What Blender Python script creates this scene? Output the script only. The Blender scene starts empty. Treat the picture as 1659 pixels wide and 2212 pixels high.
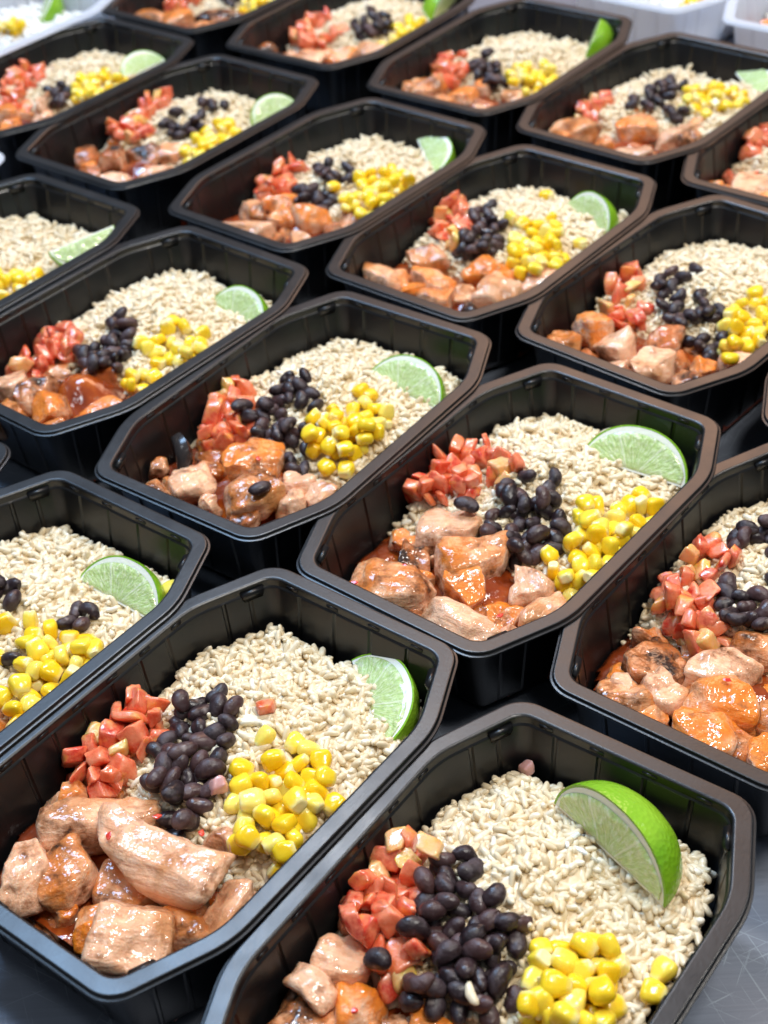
import bpy, math, random
import numpy as np
from mathutils import Vector, Matrix, Euler, noise

# ------------------------------------------------------------------ camera
S = 0.13                       # tray width in metres
F_PX = 5890.7 * 1659 / 3024    # focal length in pixels of a 1659 px wide picture
PITCH, ROLL = math.radians(38.974), math.radians(3.4565)
RIM = 0.045                    # height of the tray rim above the table
CAM = Vector((0, 0, RIM + 3.1415 * S))
fw = Vector((0, math.cos(PITCH), -math.sin(PITCH)))
up0 = Vector((0, math.sin(PITCH), math.cos(PITCH)))
rt0 = Vector((1, 0, 0))
RT = rt0 * math.cos(ROLL) - up0 * math.sin(ROLL)
UP = rt0 * math.sin(ROLL) + up0 * math.cos(ROLL)
scn = bpy.context.scene
col = scn.collection
cd = bpy.data.cameras.new('camera')
cam = bpy.data.objects.new('camera', cd)
col.objects.link(cam)
m3 = Matrix((RT, UP, -fw)).transposed()
cam.matrix_world = Matrix.Translation(CAM) @ m3.to_4x4()
cd.sensor_fit = 'HORIZONTAL'
cd.sensor_width = 36
cd.lens = F_PX / 1659 * 36
cd.clip_start, cd.clip_end = 0.01, 50
cd.dof.use_dof = True
cd.dof.focus_distance = 0.575
cd.dof.aperture_fstop = cd.lens / 4.0
scn.camera = cam

def at(x, y, z):
    """a pixel of the 1659 px wide picture, taken to the height z above the table"""
    d = fw + RT * ((x - 829.5) / F_PX) + UP * (-(y - 1106.0) / F_PX)
    return CAM + d * ((z - CAM.z) / d.z)

# ------------------------------------------------------------------ light
w = bpy.data.worlds.new('World')
scn.world = w
w.use_nodes = True
bg = w.node_tree.nodes['Background']
bg.inputs[0].default_value = (0.80, 0.88, 1.0, 1)
bg.inputs[1].default_value = 0.22

def area(name, loc, target, sx, sy, power, color):
    l = bpy.data.lights.new(name, 'AREA')
    l.shape = 'RECTANGLE'
    l.size, l.size_y, l.energy, l.color = sx, sy, power, color
    o = bpy.data.objects.new(name, l)
    col.objects.link(o)
    o.location = loc
    o.rotation_euler = (Vector(target) - Vector(loc)).to_track_quat('-Z', 'Y').to_euler()
    return o

area('ceiling_lamp', (0.50, 0.20, 1.75), (0.1, 0.6, 0), 0.30, 0.30, 18, (1.0, 0.96, 0.90))
area('ceiling_lamp', (-0.10, 1.60, 1.75), (0, 0.7, 0), 0.22, 0.22, 13, (0.97, 0.98, 1.0))
area('ceiling_lamp', (1.20, 0.85, 1.75), (0.1, 0.7, 0), 0.18, 0.18, 11, (1.0, 0.95, 0.88))
area('ceiling_lamp', (-0.75, 0.35, 1.80), (0, 0.6, 0), 0.20, 0.20, 3, (0.86, 0.93, 1.0))
area('warm_lamp', (0.72, 2.95, 1.95), (0.05, 0.5, 0), 1.35, 1.25, 28, (1.0, 0.58, 0.37))
area('cool_lamp', (-0.62, 1.40, 1.80), (-0.1, 0.4, 0), 0.80, 0.60, 33.0, (0.40, 0.65, 1.0))

vs = scn.view_settings
vs.view_transform, vs.look, vs.exposure, vs.gamma = 'Standard', 'None', 0.03, 1.0
scn.cycles.max_bounces = 7
scn.cycles.diffuse_bounces = 5
scn.cycles.caustics_reflective = False
scn.cycles.caustics_refractive = False
scn.cycles.sample_clamp_indirect = 4.0

# ------------------------------------------------------------------ materials
def nt(name):
    m = bpy.data.materials.new(name)
    m.use_nodes = True
    t = m.node_tree
    return m, t, t.nodes['Principled BSDF']

def nd(t, typ, **kw):
    n = t.nodes.new(typ)
    for k, v in kw.items():
        if k.startswith('i_'):
            n.inputs[k[2:].replace('_', ' ')].default_value = v
        else:
            setattr(n, k, v)
    return n

def ramp(t, src, stops):
    r = t.nodes.new('ShaderNodeValToRGB')
    e = r.color_ramp.elements
    while len(e) < len(stops):
        e.new(0.5)
    for el, (p, c) in zip(e, stops):
        el.position = p
        el.color = (*c, 1) if len(c) == 3 else c
    t.links.new(src, r.inputs[0])
    return r.outputs[0]

def mixc(t, fac, a, b, mode='MIX'):
    n = t.nodes.new('ShaderNodeMix')
    n.data_type = 'RGBA'
    n.blend_type = mode
    for sock, v in ((n.inputs[0], fac), (n.inputs[6], a), (n.inputs[7], b)):
        if hasattr(v, 'links'):
            t.links.new(v, sock)
        elif isinstance(v, (int, float)):
            sock.default_value = v
        else:
            sock.default_value = (*v, 1)
    return n.outputs[2]

def mth(t, op, a, b=None, clamp=False):
    n = t.nodes.new('ShaderNodeMath')
    n.operation = op
    n.use_clamp = clamp
    for i, v in enumerate((a, b)):
        if v is None:
            continue
        if hasattr(v, 'links'):
            t.links.new(v, n.inputs[i])
        else:
            n.inputs[i].default_value = v
    return n.outputs[0]

def coords(t, kind='Object', scale=(1, 1, 1), jitter=True):
    tc = nd(t, 'ShaderNodeTexCoord')
    mp = nd(t, 'ShaderNodeMapping')
    mp.inputs['Scale'].default_value = scale
    t.links.new(tc.outputs[kind], mp.inputs['Vector'])
    if jitter:
        oi = nd(t, 'ShaderNodeObjectInfo')
        c = nd(t, 'ShaderNodeCombineXYZ')
        v = mth(t, 'MULTIPLY', oi.outputs['Random'], 7.3)
        for i in range(3):
            t.links.new(v, c.inputs[i])
        t.links.new(c.outputs[0], mp.inputs['Location'])
    return mp.outputs[0]

def tex(t, vec, scale, detail=2.0, rough=0.5):
    n = nd(t, 'ShaderNodeTexNoise', i_Scale=scale, i_Detail=detail, i_Roughness=rough)
    t.links.new(vec, n.inputs['Vector'])
    return n.outputs['Fac']

def bump(t, b, h, strength, dist):
    n = nd(t, 'ShaderNodeBump', i_Strength=strength, i_Distance=dist)
    t.links.new(h, n.inputs['Height'])
    t.links.new(n.outputs[0], b.inputs['Normal'])

def sss(b, wgt, radius, scale):
    b.inputs['Subsurface Weight'].default_value = wgt
    b.inputs['Subsurface Radius'].default_value = radius
    b.inputs['Subsurface Scale'].default_value = scale

def rand_of(t, island):
    if island:
        return nd(t, 'ShaderNodeNewGeometry').outputs['Random Per Island']
    return nd(t, 'ShaderNodeObjectInfo').outputs['Random']

MAT = {}

def mat_tray():
    m, t, b = nt('black_plastic')
    b.inputs['Base Color'].default_value = (0.0045, 0.0045, 0.0052, 1)
    v = coords(t)
    n = tex(t, v, 900, 3)
    r = ramp(t, tex(t, v, 38, 5, 0.65), [(0.35, (0.30, 0.30, 0.30)), (0.70, (0.40, 0.40, 0.40))])
    t.links.new(r, b.inputs['Roughness'])
    b.inputs['Specular IOR Level'].default_value = 0.55
    bump(t, b, n, 0.12, 0.0004)
    MAT['tray'] = m
    m, t, b = nt('white_plastic')
    b.inputs['Base Color'].default_value = (0.80, 0.83, 0.88, 1)
    b.inputs['Roughness'].default_value = 0.35
    tr = nd(t, 'ShaderNodeBsdfTranslucent')
    tr.inputs['Color'].default_value = (0.90, 0.92, 0.97, 1)
    mx = nd(t, 'ShaderNodeMixShader')
    mx.inputs[0].default_value = 0.5
    t.links.new(b.outputs[0], mx.inputs[1])
    t.links.new(tr.outputs[0], mx.inputs[2])
    t.links.new(mx.outputs[0], t.nodes['Material Output'].inputs['Surface'])
    MAT['white_tray'] = m

def mat_steel():
    m, t, b = nt('brushed_steel')
    v = coords(t, 'Object', (1, 1, 1), False)
    v2 = coords(t, 'Object', (6, 220, 1), False)
    v3 = coords(t, 'Object', (160, 9, 1), False)
    br = tex(t, v2, 3, 4)
    blot = tex(t, v, 9, 4)
    scr = tex(t, v3, 5, 2)
    c = ramp(t, blot, [(0.3, (0.13, 0.155, 0.20)), (0.7, (0.23, 0.255, 0.31))])
    t.links.new(c, b.inputs['Base Color'])
    b.inputs['Metallic'].default_value = 0.75
    rr = ramp(t, br, [(0.3, (0.48, 0.48, 0.48)), (0.7, (0.66, 0.66, 0.66))])
    t.links.new(rr, b.inputs['Roughness'])
    sc = None
    for ang, sx_ in ((0.4, 260), (1.1, 330), (1.9, 290), (2.6, 360)):
        mp = nd(t, 'ShaderNodeMapping')
        mp.vector_type = 'TEXTURE'
        tc = nd(t, 'ShaderNodeTexCoord')
        mp.inputs['Rotation'].default_value = (0, 0, ang)
        mp.inputs['Scale'].default_value = (1 / 9, 1 / sx_, 1)
        t.links.new(tc.outputs['Object'], mp.inputs['Vector'])
        f = ramp(t, tex(t, mp.outputs[0], 3.0, 1.5), [(0.66, (0, 0, 0)), (0.70, (1, 1, 1))])
        sc = f if sc is None else mth(t, 'MAXIMUM', sc, f)
    c = mixc(t, mth(t, 'MULTIPLY', sc, 0.22), c, (0.55, 0.66, 0.72))
    t.links.new(c, b.inputs['Base Color'])
    h = mth(t, 'ADD', br, mth(t, 'MULTIPLY', sc, 0.4))
    bump(t, b, h, 0.12, 0.0005)
    MAT['steel'] = m

def mat_rice(name, lo, mid, hi):
    m, t, b = nt(name)
    r = rand_of(t, True)
    c = ramp(t, r, [(0.0, lo), (0.45, mid), (0.8, mid), (1.0, hi)])
    v = coords(t, 'Object', (1, 1, 1), False)
    n = tex(t, v, 45, 2)
    c = mixc(t, ramp(t, n, [(0.45, (0, 0, 0)), (0.75, (0.35, 0.35, 0.35))]), c, lo)
    t.links.new(c, b.inputs['Base Color'])
    b.inputs['Roughness'].default_value = 0.27
    b.inputs['Specular IOR Level'].default_value = 0.5
    bump(t, b, tex(t, v, 700, 2), 0.2, 0.0005)
    return m

def mat_corn(island):
    m, t, b = nt('corn_skin')
    r = rand_of(t, island)
    c = ramp(t, r, [(0.0, (0.86, 0.54, 0.010)), (0.35, (0.88, 0.61, 0.018)), (0.75, (0.89, 0.67, 0.05)), (1.0, (0.90, 0.74, 0.18))])
    at_ = nd(t, 'ShaderNodeAttribute', attribute_name='tip')
    v = coords(t)
    nz = tex(t, v, 260, 2)
    f = mth(t, 'ADD', at_.outputs['Fac'], mth(t, 'MULTIPLY', mth(t, 'SUBTRACT', nz, 0.5), 0.5))
    c = mixc(t, ramp(t, f, [(0.55, (0, 0, 0)), (0.95, (0.85, 0.85, 0.85))]), c, (0.90, 0.82, 0.46))
    t.links.new(c, b.inputs['Base Color'])
    b.inputs['Roughness'].default_value = 0.17
    sss(b, 0.4, (1.0, 0.75, 0.15), 0.0022)
    bump(t, b, nz, 0.5, 0.0006)
    return m

def mat_bean(island):
    m, t, b = nt('bean_skin')
    r = rand_of(t, island)
    v = coords(t)
    c = ramp(t, r, [(0.0, (0.012, 0.006, 0.008)), (0.6, (0.026, 0.013, 0.015)), (1.0, (0.070, 0.032, 0.030))])
    n = tex(t, v, 170, 5, 0.65)
    c = mixc(t, ramp(t, n, [(0.48, (0, 0, 0)), (0.78, (0.42, 0.42, 0.42))]), c, (0.20, 0.15, 0.165))
    at_ = nd(t, 'ShaderNodeAttribute', attribute_name='tip')
    c = mixc(t, ramp(t, at_.outputs['Fac'], [(0.35, (0, 0, 0)), (0.75, (0.7, 0.7, 0.7))]), c, (0.30, 0.25, 0.23))
    t.links.new(c, b.inputs['Base Color'])
    rr = ramp(t, n, [(0.4, (0.30, 0.30, 0.30)), (0.62, (0.60, 0.60, 0.60))])
    t.links.new(rr, b.inputs['Roughness'])
    bump(t, b, tex(t, v, 380, 3), 0.8, 0.0006)
    return m

def mat_tomato(island, pale=False):
    m, t, b = nt('tomato_flesh')
    r = rand_of(t, island)
    v = coords(t)
    n = tex(t, v, 150, 4, 0.6)
    if pale:
        c0 = ramp(t, r, [(0.0, (0.80, 0.50, 0.04)), (0.5, (0.72, 0.54, 0.10)), (1.0, (0.80, 0.36, 0.11))])
        c1 = (0.80, 0.46, 0.22)
    else:
        c0 = ramp(t, r, [(0.0, (0.50, 0.022, 0.010)), (0.40, (0.64, 0.050, 0.020)), (0.75, (0.72, 0.12, 0.035)), (1.0, (0.78, 0.24, 0.07))])
        c1 = (0.84, 0.28, 0.14)
    c = mixc(t, ramp(t, n, [(0.36, (0, 0, 0)), (0.58, (0.9, 0.9, 0.9))]), c0, c1)
    n2 = tex(t, v, 110, 3, 0.5)
    c = mixc(t, ramp(t, n2, [(0.58, (0, 0, 0)), (0.70, (0.7, 0.7, 0.7))]), c, (0.84, 0.42, 0.09))
    t.links.new(c, b.inputs['Base Color'])
    b.inputs['Roughness'].default_value = 0.20
    b.inputs['Coat Weight'].default_value = 0.8
    b.inputs['Coat Roughness'].default_value = 0.06
    sss(b, 0.65, (1.0, 0.35, 0.18), 0.0035)
    bump(t, b, tex(t, v, 420, 4, 0.6), 0.8, 0.0006)
    return m

def mat_salmon(name, glaze, char, tint, gcol=(0.50, 0.11, 0.010)):
    """glaze, char: 0..1 share of the surface under sauce and blackened; sauce was poured from above"""
    m, t, b = nt(name)
    v = coords(t)
    big = tex(t, v, 45, 3)
    big2 = tex(t, coords(t, 'Object', (1.3, 0.8, 1.0)), 75, 4, 0.6)
    fib = tex(t, coords(t, 'Object', (0.14, 1.0, 1.3)), 620, 3, 0.55)
    flk = tex(t, coords(t, 'Object', (1.0, 0.25, 0.5)), 190, 2, 0.5)
    flesh = ramp(t, fib, [(0.25, (0.76, 0.405, 0.240)), (0.5, (0.86, 0.540, 0.355)), (0.75, (0.91, 0.665, 0.485))])
    flesh = mixc(t, ramp(t, flk, [(0.52, (0, 0, 0)), (0.70, (0.35, 0.35, 0.35))]), flesh, (0.86, 0.64, 0.50))
    sear = mixc(t, ramp(t, big, [(0.51, (0, 0, 0)), (0.63, (0.9, 0.9, 0.9))]), flesh, tint)
    geo = nd(t, 'ShaderNodeNewGeometry')
    sep = nd(t, 'ShaderNodeSeparateXYZ')
    t.links.new(geo.outputs['True Normal'], sep.inputs[0])
    topm = ramp(t, mth(t, 'ADD', sep.outputs['Z'], mth(t, 'MULTIPLY', mth(t, 'SUBTRACT', big2, 0.5), 1.6)), [(0.20, (0, 0, 0)), (0.85, (1, 1, 1))])
    thin = mixc(t, mth(t, 'MULTIPLY', topm, 0.12 + 0.78 * glaze), sear, mixc(t, 1.0, sear, (0.95, 0.58, 0.27), 'MULTIPLY'))
    g0 = 0.80 - 0.36 * glaze
    gm = ramp(t, mth(t, 'ADD', mth(t, 'MULTIPLY', big2, 0.8), mth(t, 'MULTIPLY', topm, 0.14)), [(g0 - 0.06, (0, 0, 0)), (g0 + 0.10, (1, 1, 1))])
    sauced = mixc(t, mth(t, 'MULTIPLY', gm, 0.85), thin, gcol)
    k0 = 0.88 - 0.50 * char
    kn = tex(t, v, 72, 5, 0.68)
    halo = ramp(t, kn, [(k0 - 0.15, (0, 0, 0)), (k0, (0.9, 0.9, 0.9))])
    km = ramp(t, kn, [(k0 - 0.02, (0, 0, 0)), (k0 + 0.07, (1, 1, 1))])
    c = mixc(t, halo, sauced, (0.24, 0.075, 0.018))
    c = mixc(t, mth(t, 'MULTIPLY', km, 0.95), c, (0.014, 0.008, 0.006))
    t.links.new(c, b.inputs['Base Color'])
    b.inputs['Roughness'].default_value = 0.42
    b.inputs['Specular IOR Level'].default_value = 0.15
    cw = mth(t, 'ADD', 0.40, mth(t, 'MULTIPLY', topm, 0.6))
    t.links.new(cw, b.inputs['Coat Weight'])
    b.inputs['Coat Roughness'].default_value = 0.07
    sss(b, 0.30, (1.0, 0.45, 0.28), 0.003)
    h = mth(t, 'ADD', mth(t, 'MULTIPLY', fib, 0.7), mth(t, 'ADD', flk, mth(t, 'MULTIPLY', tex(t, v, 520, 4, 0.65), 0.8)))
    bump(t, b, h, 1.0, 0.0008)
    cb = nd(t, 'ShaderNodeBump', i_Strength=1.0, i_Distance=0.0011)
    t.links.new(tex(t, v, 230, 2.0, 0.5), cb.inputs['Height'])
    t.links.new(cb.outputs[0], b.inputs['Coat Normal'])
    return m

def mat_sauce():
    m, t, b = nt('chili_sauce')
    v = coords(t)
    c = ramp(t, tex(t, v, 70, 3), [(0.3, (0.14, 0.020, 0.006)), (0.55, (0.30, 0.050, 0.008)), (0.75, (0.52, 0.13, 0.014))])
    t.links.new(c, b.inputs['Base Color'])
    b.inputs['Roughness'].default_value = 0.08
    b.inputs['Coat Weight'].default_value = 0.6
    bump(t, b, tex(t, v, 200, 3), 0.8, 0.0008)
    return m

def mat_lime():
    m, t, b = nt('lime_rind')
    v = coords(t)
    c = ramp(t, tex(t, v, 55, 3), [(0.3, (0.15, 0.36, 0.010)), (0.7, (0.27, 0.50, 0.028))])
    t.links.new(c, b.inputs['Base Color'])
    b.inputs['Roughness'].default_value = 0.20
    vo = nd(t, 'ShaderNodeTexVoronoi', i_Scale=620)
    t.links.new(v, vo.inputs['Vector'])
    bump(t, b, vo.outputs['Distance'], 0.5, 0.0005)
    MAT['rind'] = m
    m, t, b = nt('lime_pith')
    b.inputs['Base Color'].default_value = (0.86, 0.90, 0.76, 1)
    b.inputs['Roughness'].default_value = 0.4
    sss(b, 0.4, (0.8, 1, 0.6), 0.002)
    bump(t, b, tex(t, coords(t), 700, 3), 0.3, 0.0006)
    MAT['pith'] = m
    m, t, b = nt('lime_flesh')
    uv = nd(t, 'ShaderNodeUVMap')
    mp = nd(t, 'ShaderNodeMapping')
    mp.inputs['Scale'].default_value = (20, 3.2, 1)
    t.links.new(uv.outputs[0], mp.inputs['Vector'])
    ves = tex(t, mp.outputs[0], 2.2, 4, 0.6)
    sx = nd(t, 'ShaderNodeSeparateXYZ')
    t.links.new(uv.outputs[0], sx.inputs[0])
    mem = mth(t, 'ABSOLUTE', mth(t, 'SINE', mth(t, 'MULTIPLY', mth(t, 'ADD', sx.outputs[0], mth(t, 'MULTIPLY', ves, 0.02)), 9.42)))
    c = ramp(t, ves, [(0.28, (0.40, 0.58, 0.18)), (0.50, (0.55, 0.70, 0.30)), (0.70, (0.78, 0.86, 0.60))])
    c = mixc(t, ramp(t, mem, [(0.03, (0.75, 0.75, 0.75)), (0.12, (0, 0, 0))]), c, (0.82, 0.88, 0.68))
    t.links.new(c, b.inputs['Base Color'])
    b.inputs['Roughness'].default_value = 0.15
    sss(b, 0.6, (0.7, 1.0, 0.35), 0.004)
    h = mth(t, 'ADD', ves, mth(t, 'MULTIPLY', tex(t, coords(t), 520, 3), 0.5))
    bump(t, b, h, 1.0, 0.0011)
    b.inputs['Coat Weight'].default_value = 0.8
    b.inputs['Coat Roughness'].default_value = 0.08
    MAT['flesh'] = m

mat_tray()
mat_steel()
mat_lime()
MAT['rice'] = mat_rice('brown_rice', (0.71, 0.56, 0.345), (0.79, 0.670, 0.465), (0.87, 0.80, 0.645))
MAT['white_rice'] = mat_rice('white_rice', (0.74, 0.72, 0.66), (0.82, 0.81, 0.77), (0.88, 0.88, 0.86))
for isl in (False, True):
    MAT['corn', isl] = mat_corn(isl)
    MAT['bean', isl] = mat_bean(isl)
    MAT['tomato', isl] = mat_tomato(isl)
MAT['pale_tomato'] = mat_tomato(False, True)
MAT['pale'] = mat_salmon('salmon_pale', 0.28, 0.41, (0.62, 0.30, 0.13))
MAT['tan'] = mat_salmon('salmon_browned', 0.76, 0.52, (0.56, 0.26, 0.08), (0.64, 0.17, 0.012))
MAT['orange'] = mat_salmon('salmon_glazed', 1.0, 0.42, (0.70, 0.27, 0.05), (0.80, 0.21, 0.012))
MAT['dark'] = mat_salmon('salmon_sauced', 1.0, 0.62, (0.36, 0.10, 0.02))
MAT['charred'] = mat_salmon('salmon_charred', 0.8, 0.74, (0.34, 0.12, 0.04))
MAT['sauce'] = mat_sauce()

def mat_plain(name, c, rough=0.3, s=0.3):
    m, t, b = nt(name)
    v = coords(t)
    cc = mixc(t, tex(t, v, 300, 3), c, tuple(min(1, x * 1.35 + 0.01) for x in c))
    t.links.new(cc, b.inputs['Base Color'])
    b.inputs['Roughness'].default_value = rough
    sss(b, s, (1, 0.7, 0.5), 0.002)
    return m
MAT['chili'] = mat_plain('chili_skin', (0.48, 0.025, 0.012), 0.15)
MAT['onion'] = mat_plain('onion_flesh', (0.50, 0.27, 0.24), 0.2, 0.6)
MAT['sprout'] = mat_plain('white_strand', (0.80, 0.80, 0.72), 0.2, 0.4)
MAT['skin'] = mat_plain('fish_skin', (0.018, 0.014, 0.013), 0.2, 0.0)

# ------------------------------------------------------------------ mesh helpers
def mesh(name, V, Fc, mats, smooth=True, angle=None, attr=None, uv=None):
    me = bpy.data.meshes.new(name)
    me.from_pydata([tuple(v) for v in V], [], [tuple(f) for f in Fc])
    for m in (mats if isinstance(mats, (list, tuple)) else [mats]):
        me.materials.append(m)
    if smooth:
        me.polygons.foreach_set('use_smooth', [True] * len(me.polygons))
        if angle:
            me.set_sharp_from_angle(angle=math.radians(angle))
    if attr is not None:
        a = me.attributes.new('tip', 'FLOAT', 'POINT')
        a.data.foreach_set('value', list(attr))
    if uv is not None:
        l = me.uv_layers.new(name='UVMap')
        idx = np.empty(len(me.loops), dtype=np.int32)
        me.loops.foreach_get('vertex_index', idx)
        l.data.foreach_set('uv', np.asarray(uv, dtype=np.float32)[idx].ravel())
    me.update()
    return me

def obj(name, data, parent=None, mw=None, label=None, cat=None, group=None, kind=None):
    o = bpy.data.objects.new(name, data)
    col.objects.link(o)
    if parent is not None:
        o.parent = parent
    if mw is not None:
        if parent is None:
            o.matrix_world = mw
        else:
            o.matrix_local = mw
    if label:
        n = len(label.split())
        assert 4 <= n <= 16, (n, label)
        o['label'] = label
    if cat:
        o['category'] = cat
    if group:
        o['group'] = group
    if kind:
        o['kind'] = kind
    return o

def sphere_grid(nu, nv):
    """unit sphere directions, poles on z, with faces"""
    V = [(0, 0, -1)]
    for j in range(1, nv):
        a = -math.pi / 2 + math.pi * j / nv
        for i in range(nu):
            b = 2 * math.pi * i / nu
            V.append((math.cos(a) * math.cos(b), math.cos(a) * math.sin(b), math.sin(a)))
    V.append((0, 0, 1))
    Fc = []
    for i in range(nu):
        Fc.append((0, 1 + (i + 1) % nu, 1 + i))
    for j in range(nv - 2):
        for i in range(nu):
            a = 1 + j * nu + i
            b = 1 + j * nu + (i + 1) % nu
            Fc.append((a, b, b + nu, a + nu))
    o = 1 + (nv - 2) * nu
    for i in range(nu):
        Fc.append((o + i, o + (i + 1) % nu, len(V) - 1))
    return np.array(V), Fc

def cube_grid(nx, ny, nz):
    """surface of a cube -1..1 as a shared-vertex grid"""
    idx, V, Fc = {}, [], []
    def vid(i, j, k):
        key = (i, j, k)
        if key not in idx:
            idx[key] = len(V)
            V.append((2 * i / nx - 1, 2 * j / ny - 1, 2 * k / nz - 1))
        return idx[key]
    for i in range(nx):
        for j in range(ny):
            Fc.append((vid(i, j, 0), vid(i, j + 1, 0), vid(i + 1, j + 1, 0), vid(i + 1, j, 0)))
            Fc.append((vid(i, j, nz), vid(i + 1, j, nz), vid(i + 1, j + 1, nz), vid(i, j + 1, nz)))
    for i in range(nx):
        for k in range(nz):
            Fc.append((vid(i, 0, k), vid(i + 1, 0, k), vid(i + 1, 0, k + 1), vid(i, 0, k + 1)))
            Fc.append((vid(i, ny, k), vid(i, ny, k + 1), vid(i + 1, ny, k + 1), vid(i + 1, ny, k)))
    for j in range(ny):
        for k in range(nz):
            Fc.append((vid(0, j, k), vid(0, j, k + 1), vid(0, j + 1, k + 1), vid(0, j + 1, k)))
            Fc.append((vid(nx, j, k), vid(nx, j + 1, k), vid(nx, j + 1, k + 1), vid(nx, j, k + 1)))
    return np.array(V), Fc

def nz3(p, s, seed):
    return noise.noise(Vector((p[0] * s + seed * 3.1, p[1] * s - seed * 1.7, p[2] * s + seed * 0.9)))

# ------------------------------------------------------------------ the tray
TL, TW, CU, CV = 1.4637 * S + 0.0022, S + 0.0006, 0.302 * S + 0.001, 0.1358 * S
MMM = 0.001

def octagon(d):
    a, b = TL / 2 - d, TW / 2 - d
    n = math.hypot(CU, CV)
    nx, ny = CV / n, CU / n
    D = nx * (TL / 2 - CU) + ny * (TW / 2) - d
    y1 = b
    x1 = (D - ny * y1) / nx
    x2 = a
    y2 = (D - nx * x2) / ny
    return [(a, -y2), (a, y2), (x1, b), (-x1, b), (-a, y2), (-a, -y2), (-x1, -b), (x1, -b)]

PLANES = []
for k in range(8):
    p = octagon(0)
    (x0, y0), (x1, y1) = p[k], p[(k + 1) % 8]
    ex, ey = x1 - x0, y1 - y0
    L_ = math.hypot(ex, ey)
    PLANES.append((ey / L_, -ex / L_, (ey * x0 - ex * y0) / L_))

def wall_gap(x, y):
    """distance to the outer rim outline, positive inside"""
    return min(c - (a * x + b * y) for a, b, c in PLANES)

RIBS = {0: 4, 1: 2, 2: 6, 3: 2, 4: 4, 5: 2, 6: 6, 7: 2}
NF = 6

def loop(d, z, groove=0.0):
    P = octagon(d)
    pts = []
    fil = []
    for k in range(8):
        p0, p1, p2 = Vector(P[k - 1]), Vector(P[k]), Vector(P[(k + 1) % 8])
        u, v = (p0 - p1).normalized(), (p2 - p1).normalized()
        ang = u.angle(v)
        r = max(0.004, (0.013 if k in (0, 1, 4, 5) else 0.042) - d * 0.6)
        tl = r / math.tan(ang / 2)
        c = p1 + (u + v).normalized() * (r / math.sin(ang / 2))
        s, e = p1 + u * tl - c, p1 + v * tl - c
        a0, a1 = math.atan2(s.y, s.x), math.atan2(e.y, e.x)
        if a1 < a0:
            a1 += 2 * math.pi
        fil.append([(c.x + r * math.cos(a0 + (a1 - a0) * i / NF), c.y + r * math.sin(a0 + (a1 - a0) * i / NF)) for i in range(NF + 1)])
    for k in range(8):
        pts += fil[k]
        s, e = Vector(fil[k][-1]), Vector(fil[(k + 1) % 8][0])
        L = (e - s).length
        n = Vector((e - s)).normalized()
        n = Vector((n.y, -n.x))
        for i in range(RIBS[k]):
            tc = (i + 0.5) / RIBS[k]
            for o, g in ((-1.1, 0), (-0.45, 1), (0.45, 1), (1.1, 0)):
                q = s + (e - s) * tc + (e - s).normalized() * (o * 0.001) + n * (groove * g)
                pts.append((q.x, q.y))
    return [(x, y, z) for x, y in pts]

def loft(name, prof, mat, cap0=False, cap1=False, angle=28):
    V, Fc = [], []
    loops = [loop(*p) for p in prof]
    n = len(loops[0])
    for l in loops:
        V += l
    for j in range(len(loops) - 1):
        for i in range(n):
            a, b = j * n + i, j * n + (i + 1) % n
            Fc.append((a, b, b + n, a + n))
    if cap0:
        Fc.append(tuple(reversed(range(n))))
    if cap1:
        Fc.append(tuple(range((len(loops) - 1) * n, len(loops) * n)))
    return mesh(name, V, Fc, mat, True, angle)

R_ = RIM
mm = MMM
def tray_meshes(mat, pre):
    rim = loft(pre + 'rim', [
        (7.9 * mm, R_ - 2.2 * mm), (1.9 * mm, R_ - 2.2 * mm), (0.9 * mm, R_ - 2.4 * mm), (0.1 * mm, R_ - 2.4 * mm), (0, R_ - 1.9 * mm),
        (0.15 * mm, R_ - 1.5 * mm), (0.9 * mm, R_ - 1.35 * mm), (1.15 * mm, R_ - 1.1 * mm), (1.25 * mm, R_ - 0.45 * mm), (1.5 * mm, R_ - 0.08 * mm), (1.75 * mm, R_), (2.1 * mm, R_),
        (6.7 * mm, R_), (7.0 * mm, R_), (7.4 * mm, R_ - 0.10 * mm), (7.9 * mm, R_ - 0.55 * mm), (8.05 * mm, R_ - 1.2 * mm)], mat)
    g = 0.75 * mm
    wall = loft(pre + 'wall', [
        (8.05 * mm, R_ - 1.2 * mm), (8.3 * mm, R_ - 3.4 * mm), (8.9 * mm, R_ - 4.0 * mm), (9.1 * mm, R_ - 4.4 * mm, g), (13.6 * mm, 6 * mm, g), (14.2 * mm, 4 * mm), (15.6 * mm, 2.4 * mm), (17.5 * mm, 1.6 * mm),
        ], mat)
    outer = loft(pre + 'outer_wall', [
        (16.8 * mm, 0.0), (14.6 * mm, 0.8 * mm), (13.2 * mm, 3.0 * mm), (12.7 * mm, 6 * mm, g), (8.2 * mm, R_ - 5 * mm, g), (7.7 * mm, R_ - 4.4 * mm), (7.2 * mm, R_ - 2.25 * mm)], mat, cap0=True)
    base = loft(pre + 'base', [(17.5 * mm, 1.6 * mm), (19 * mm, 1.5 * mm)], mat, cap1=True)
    return rim, wall, outer, base

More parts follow.
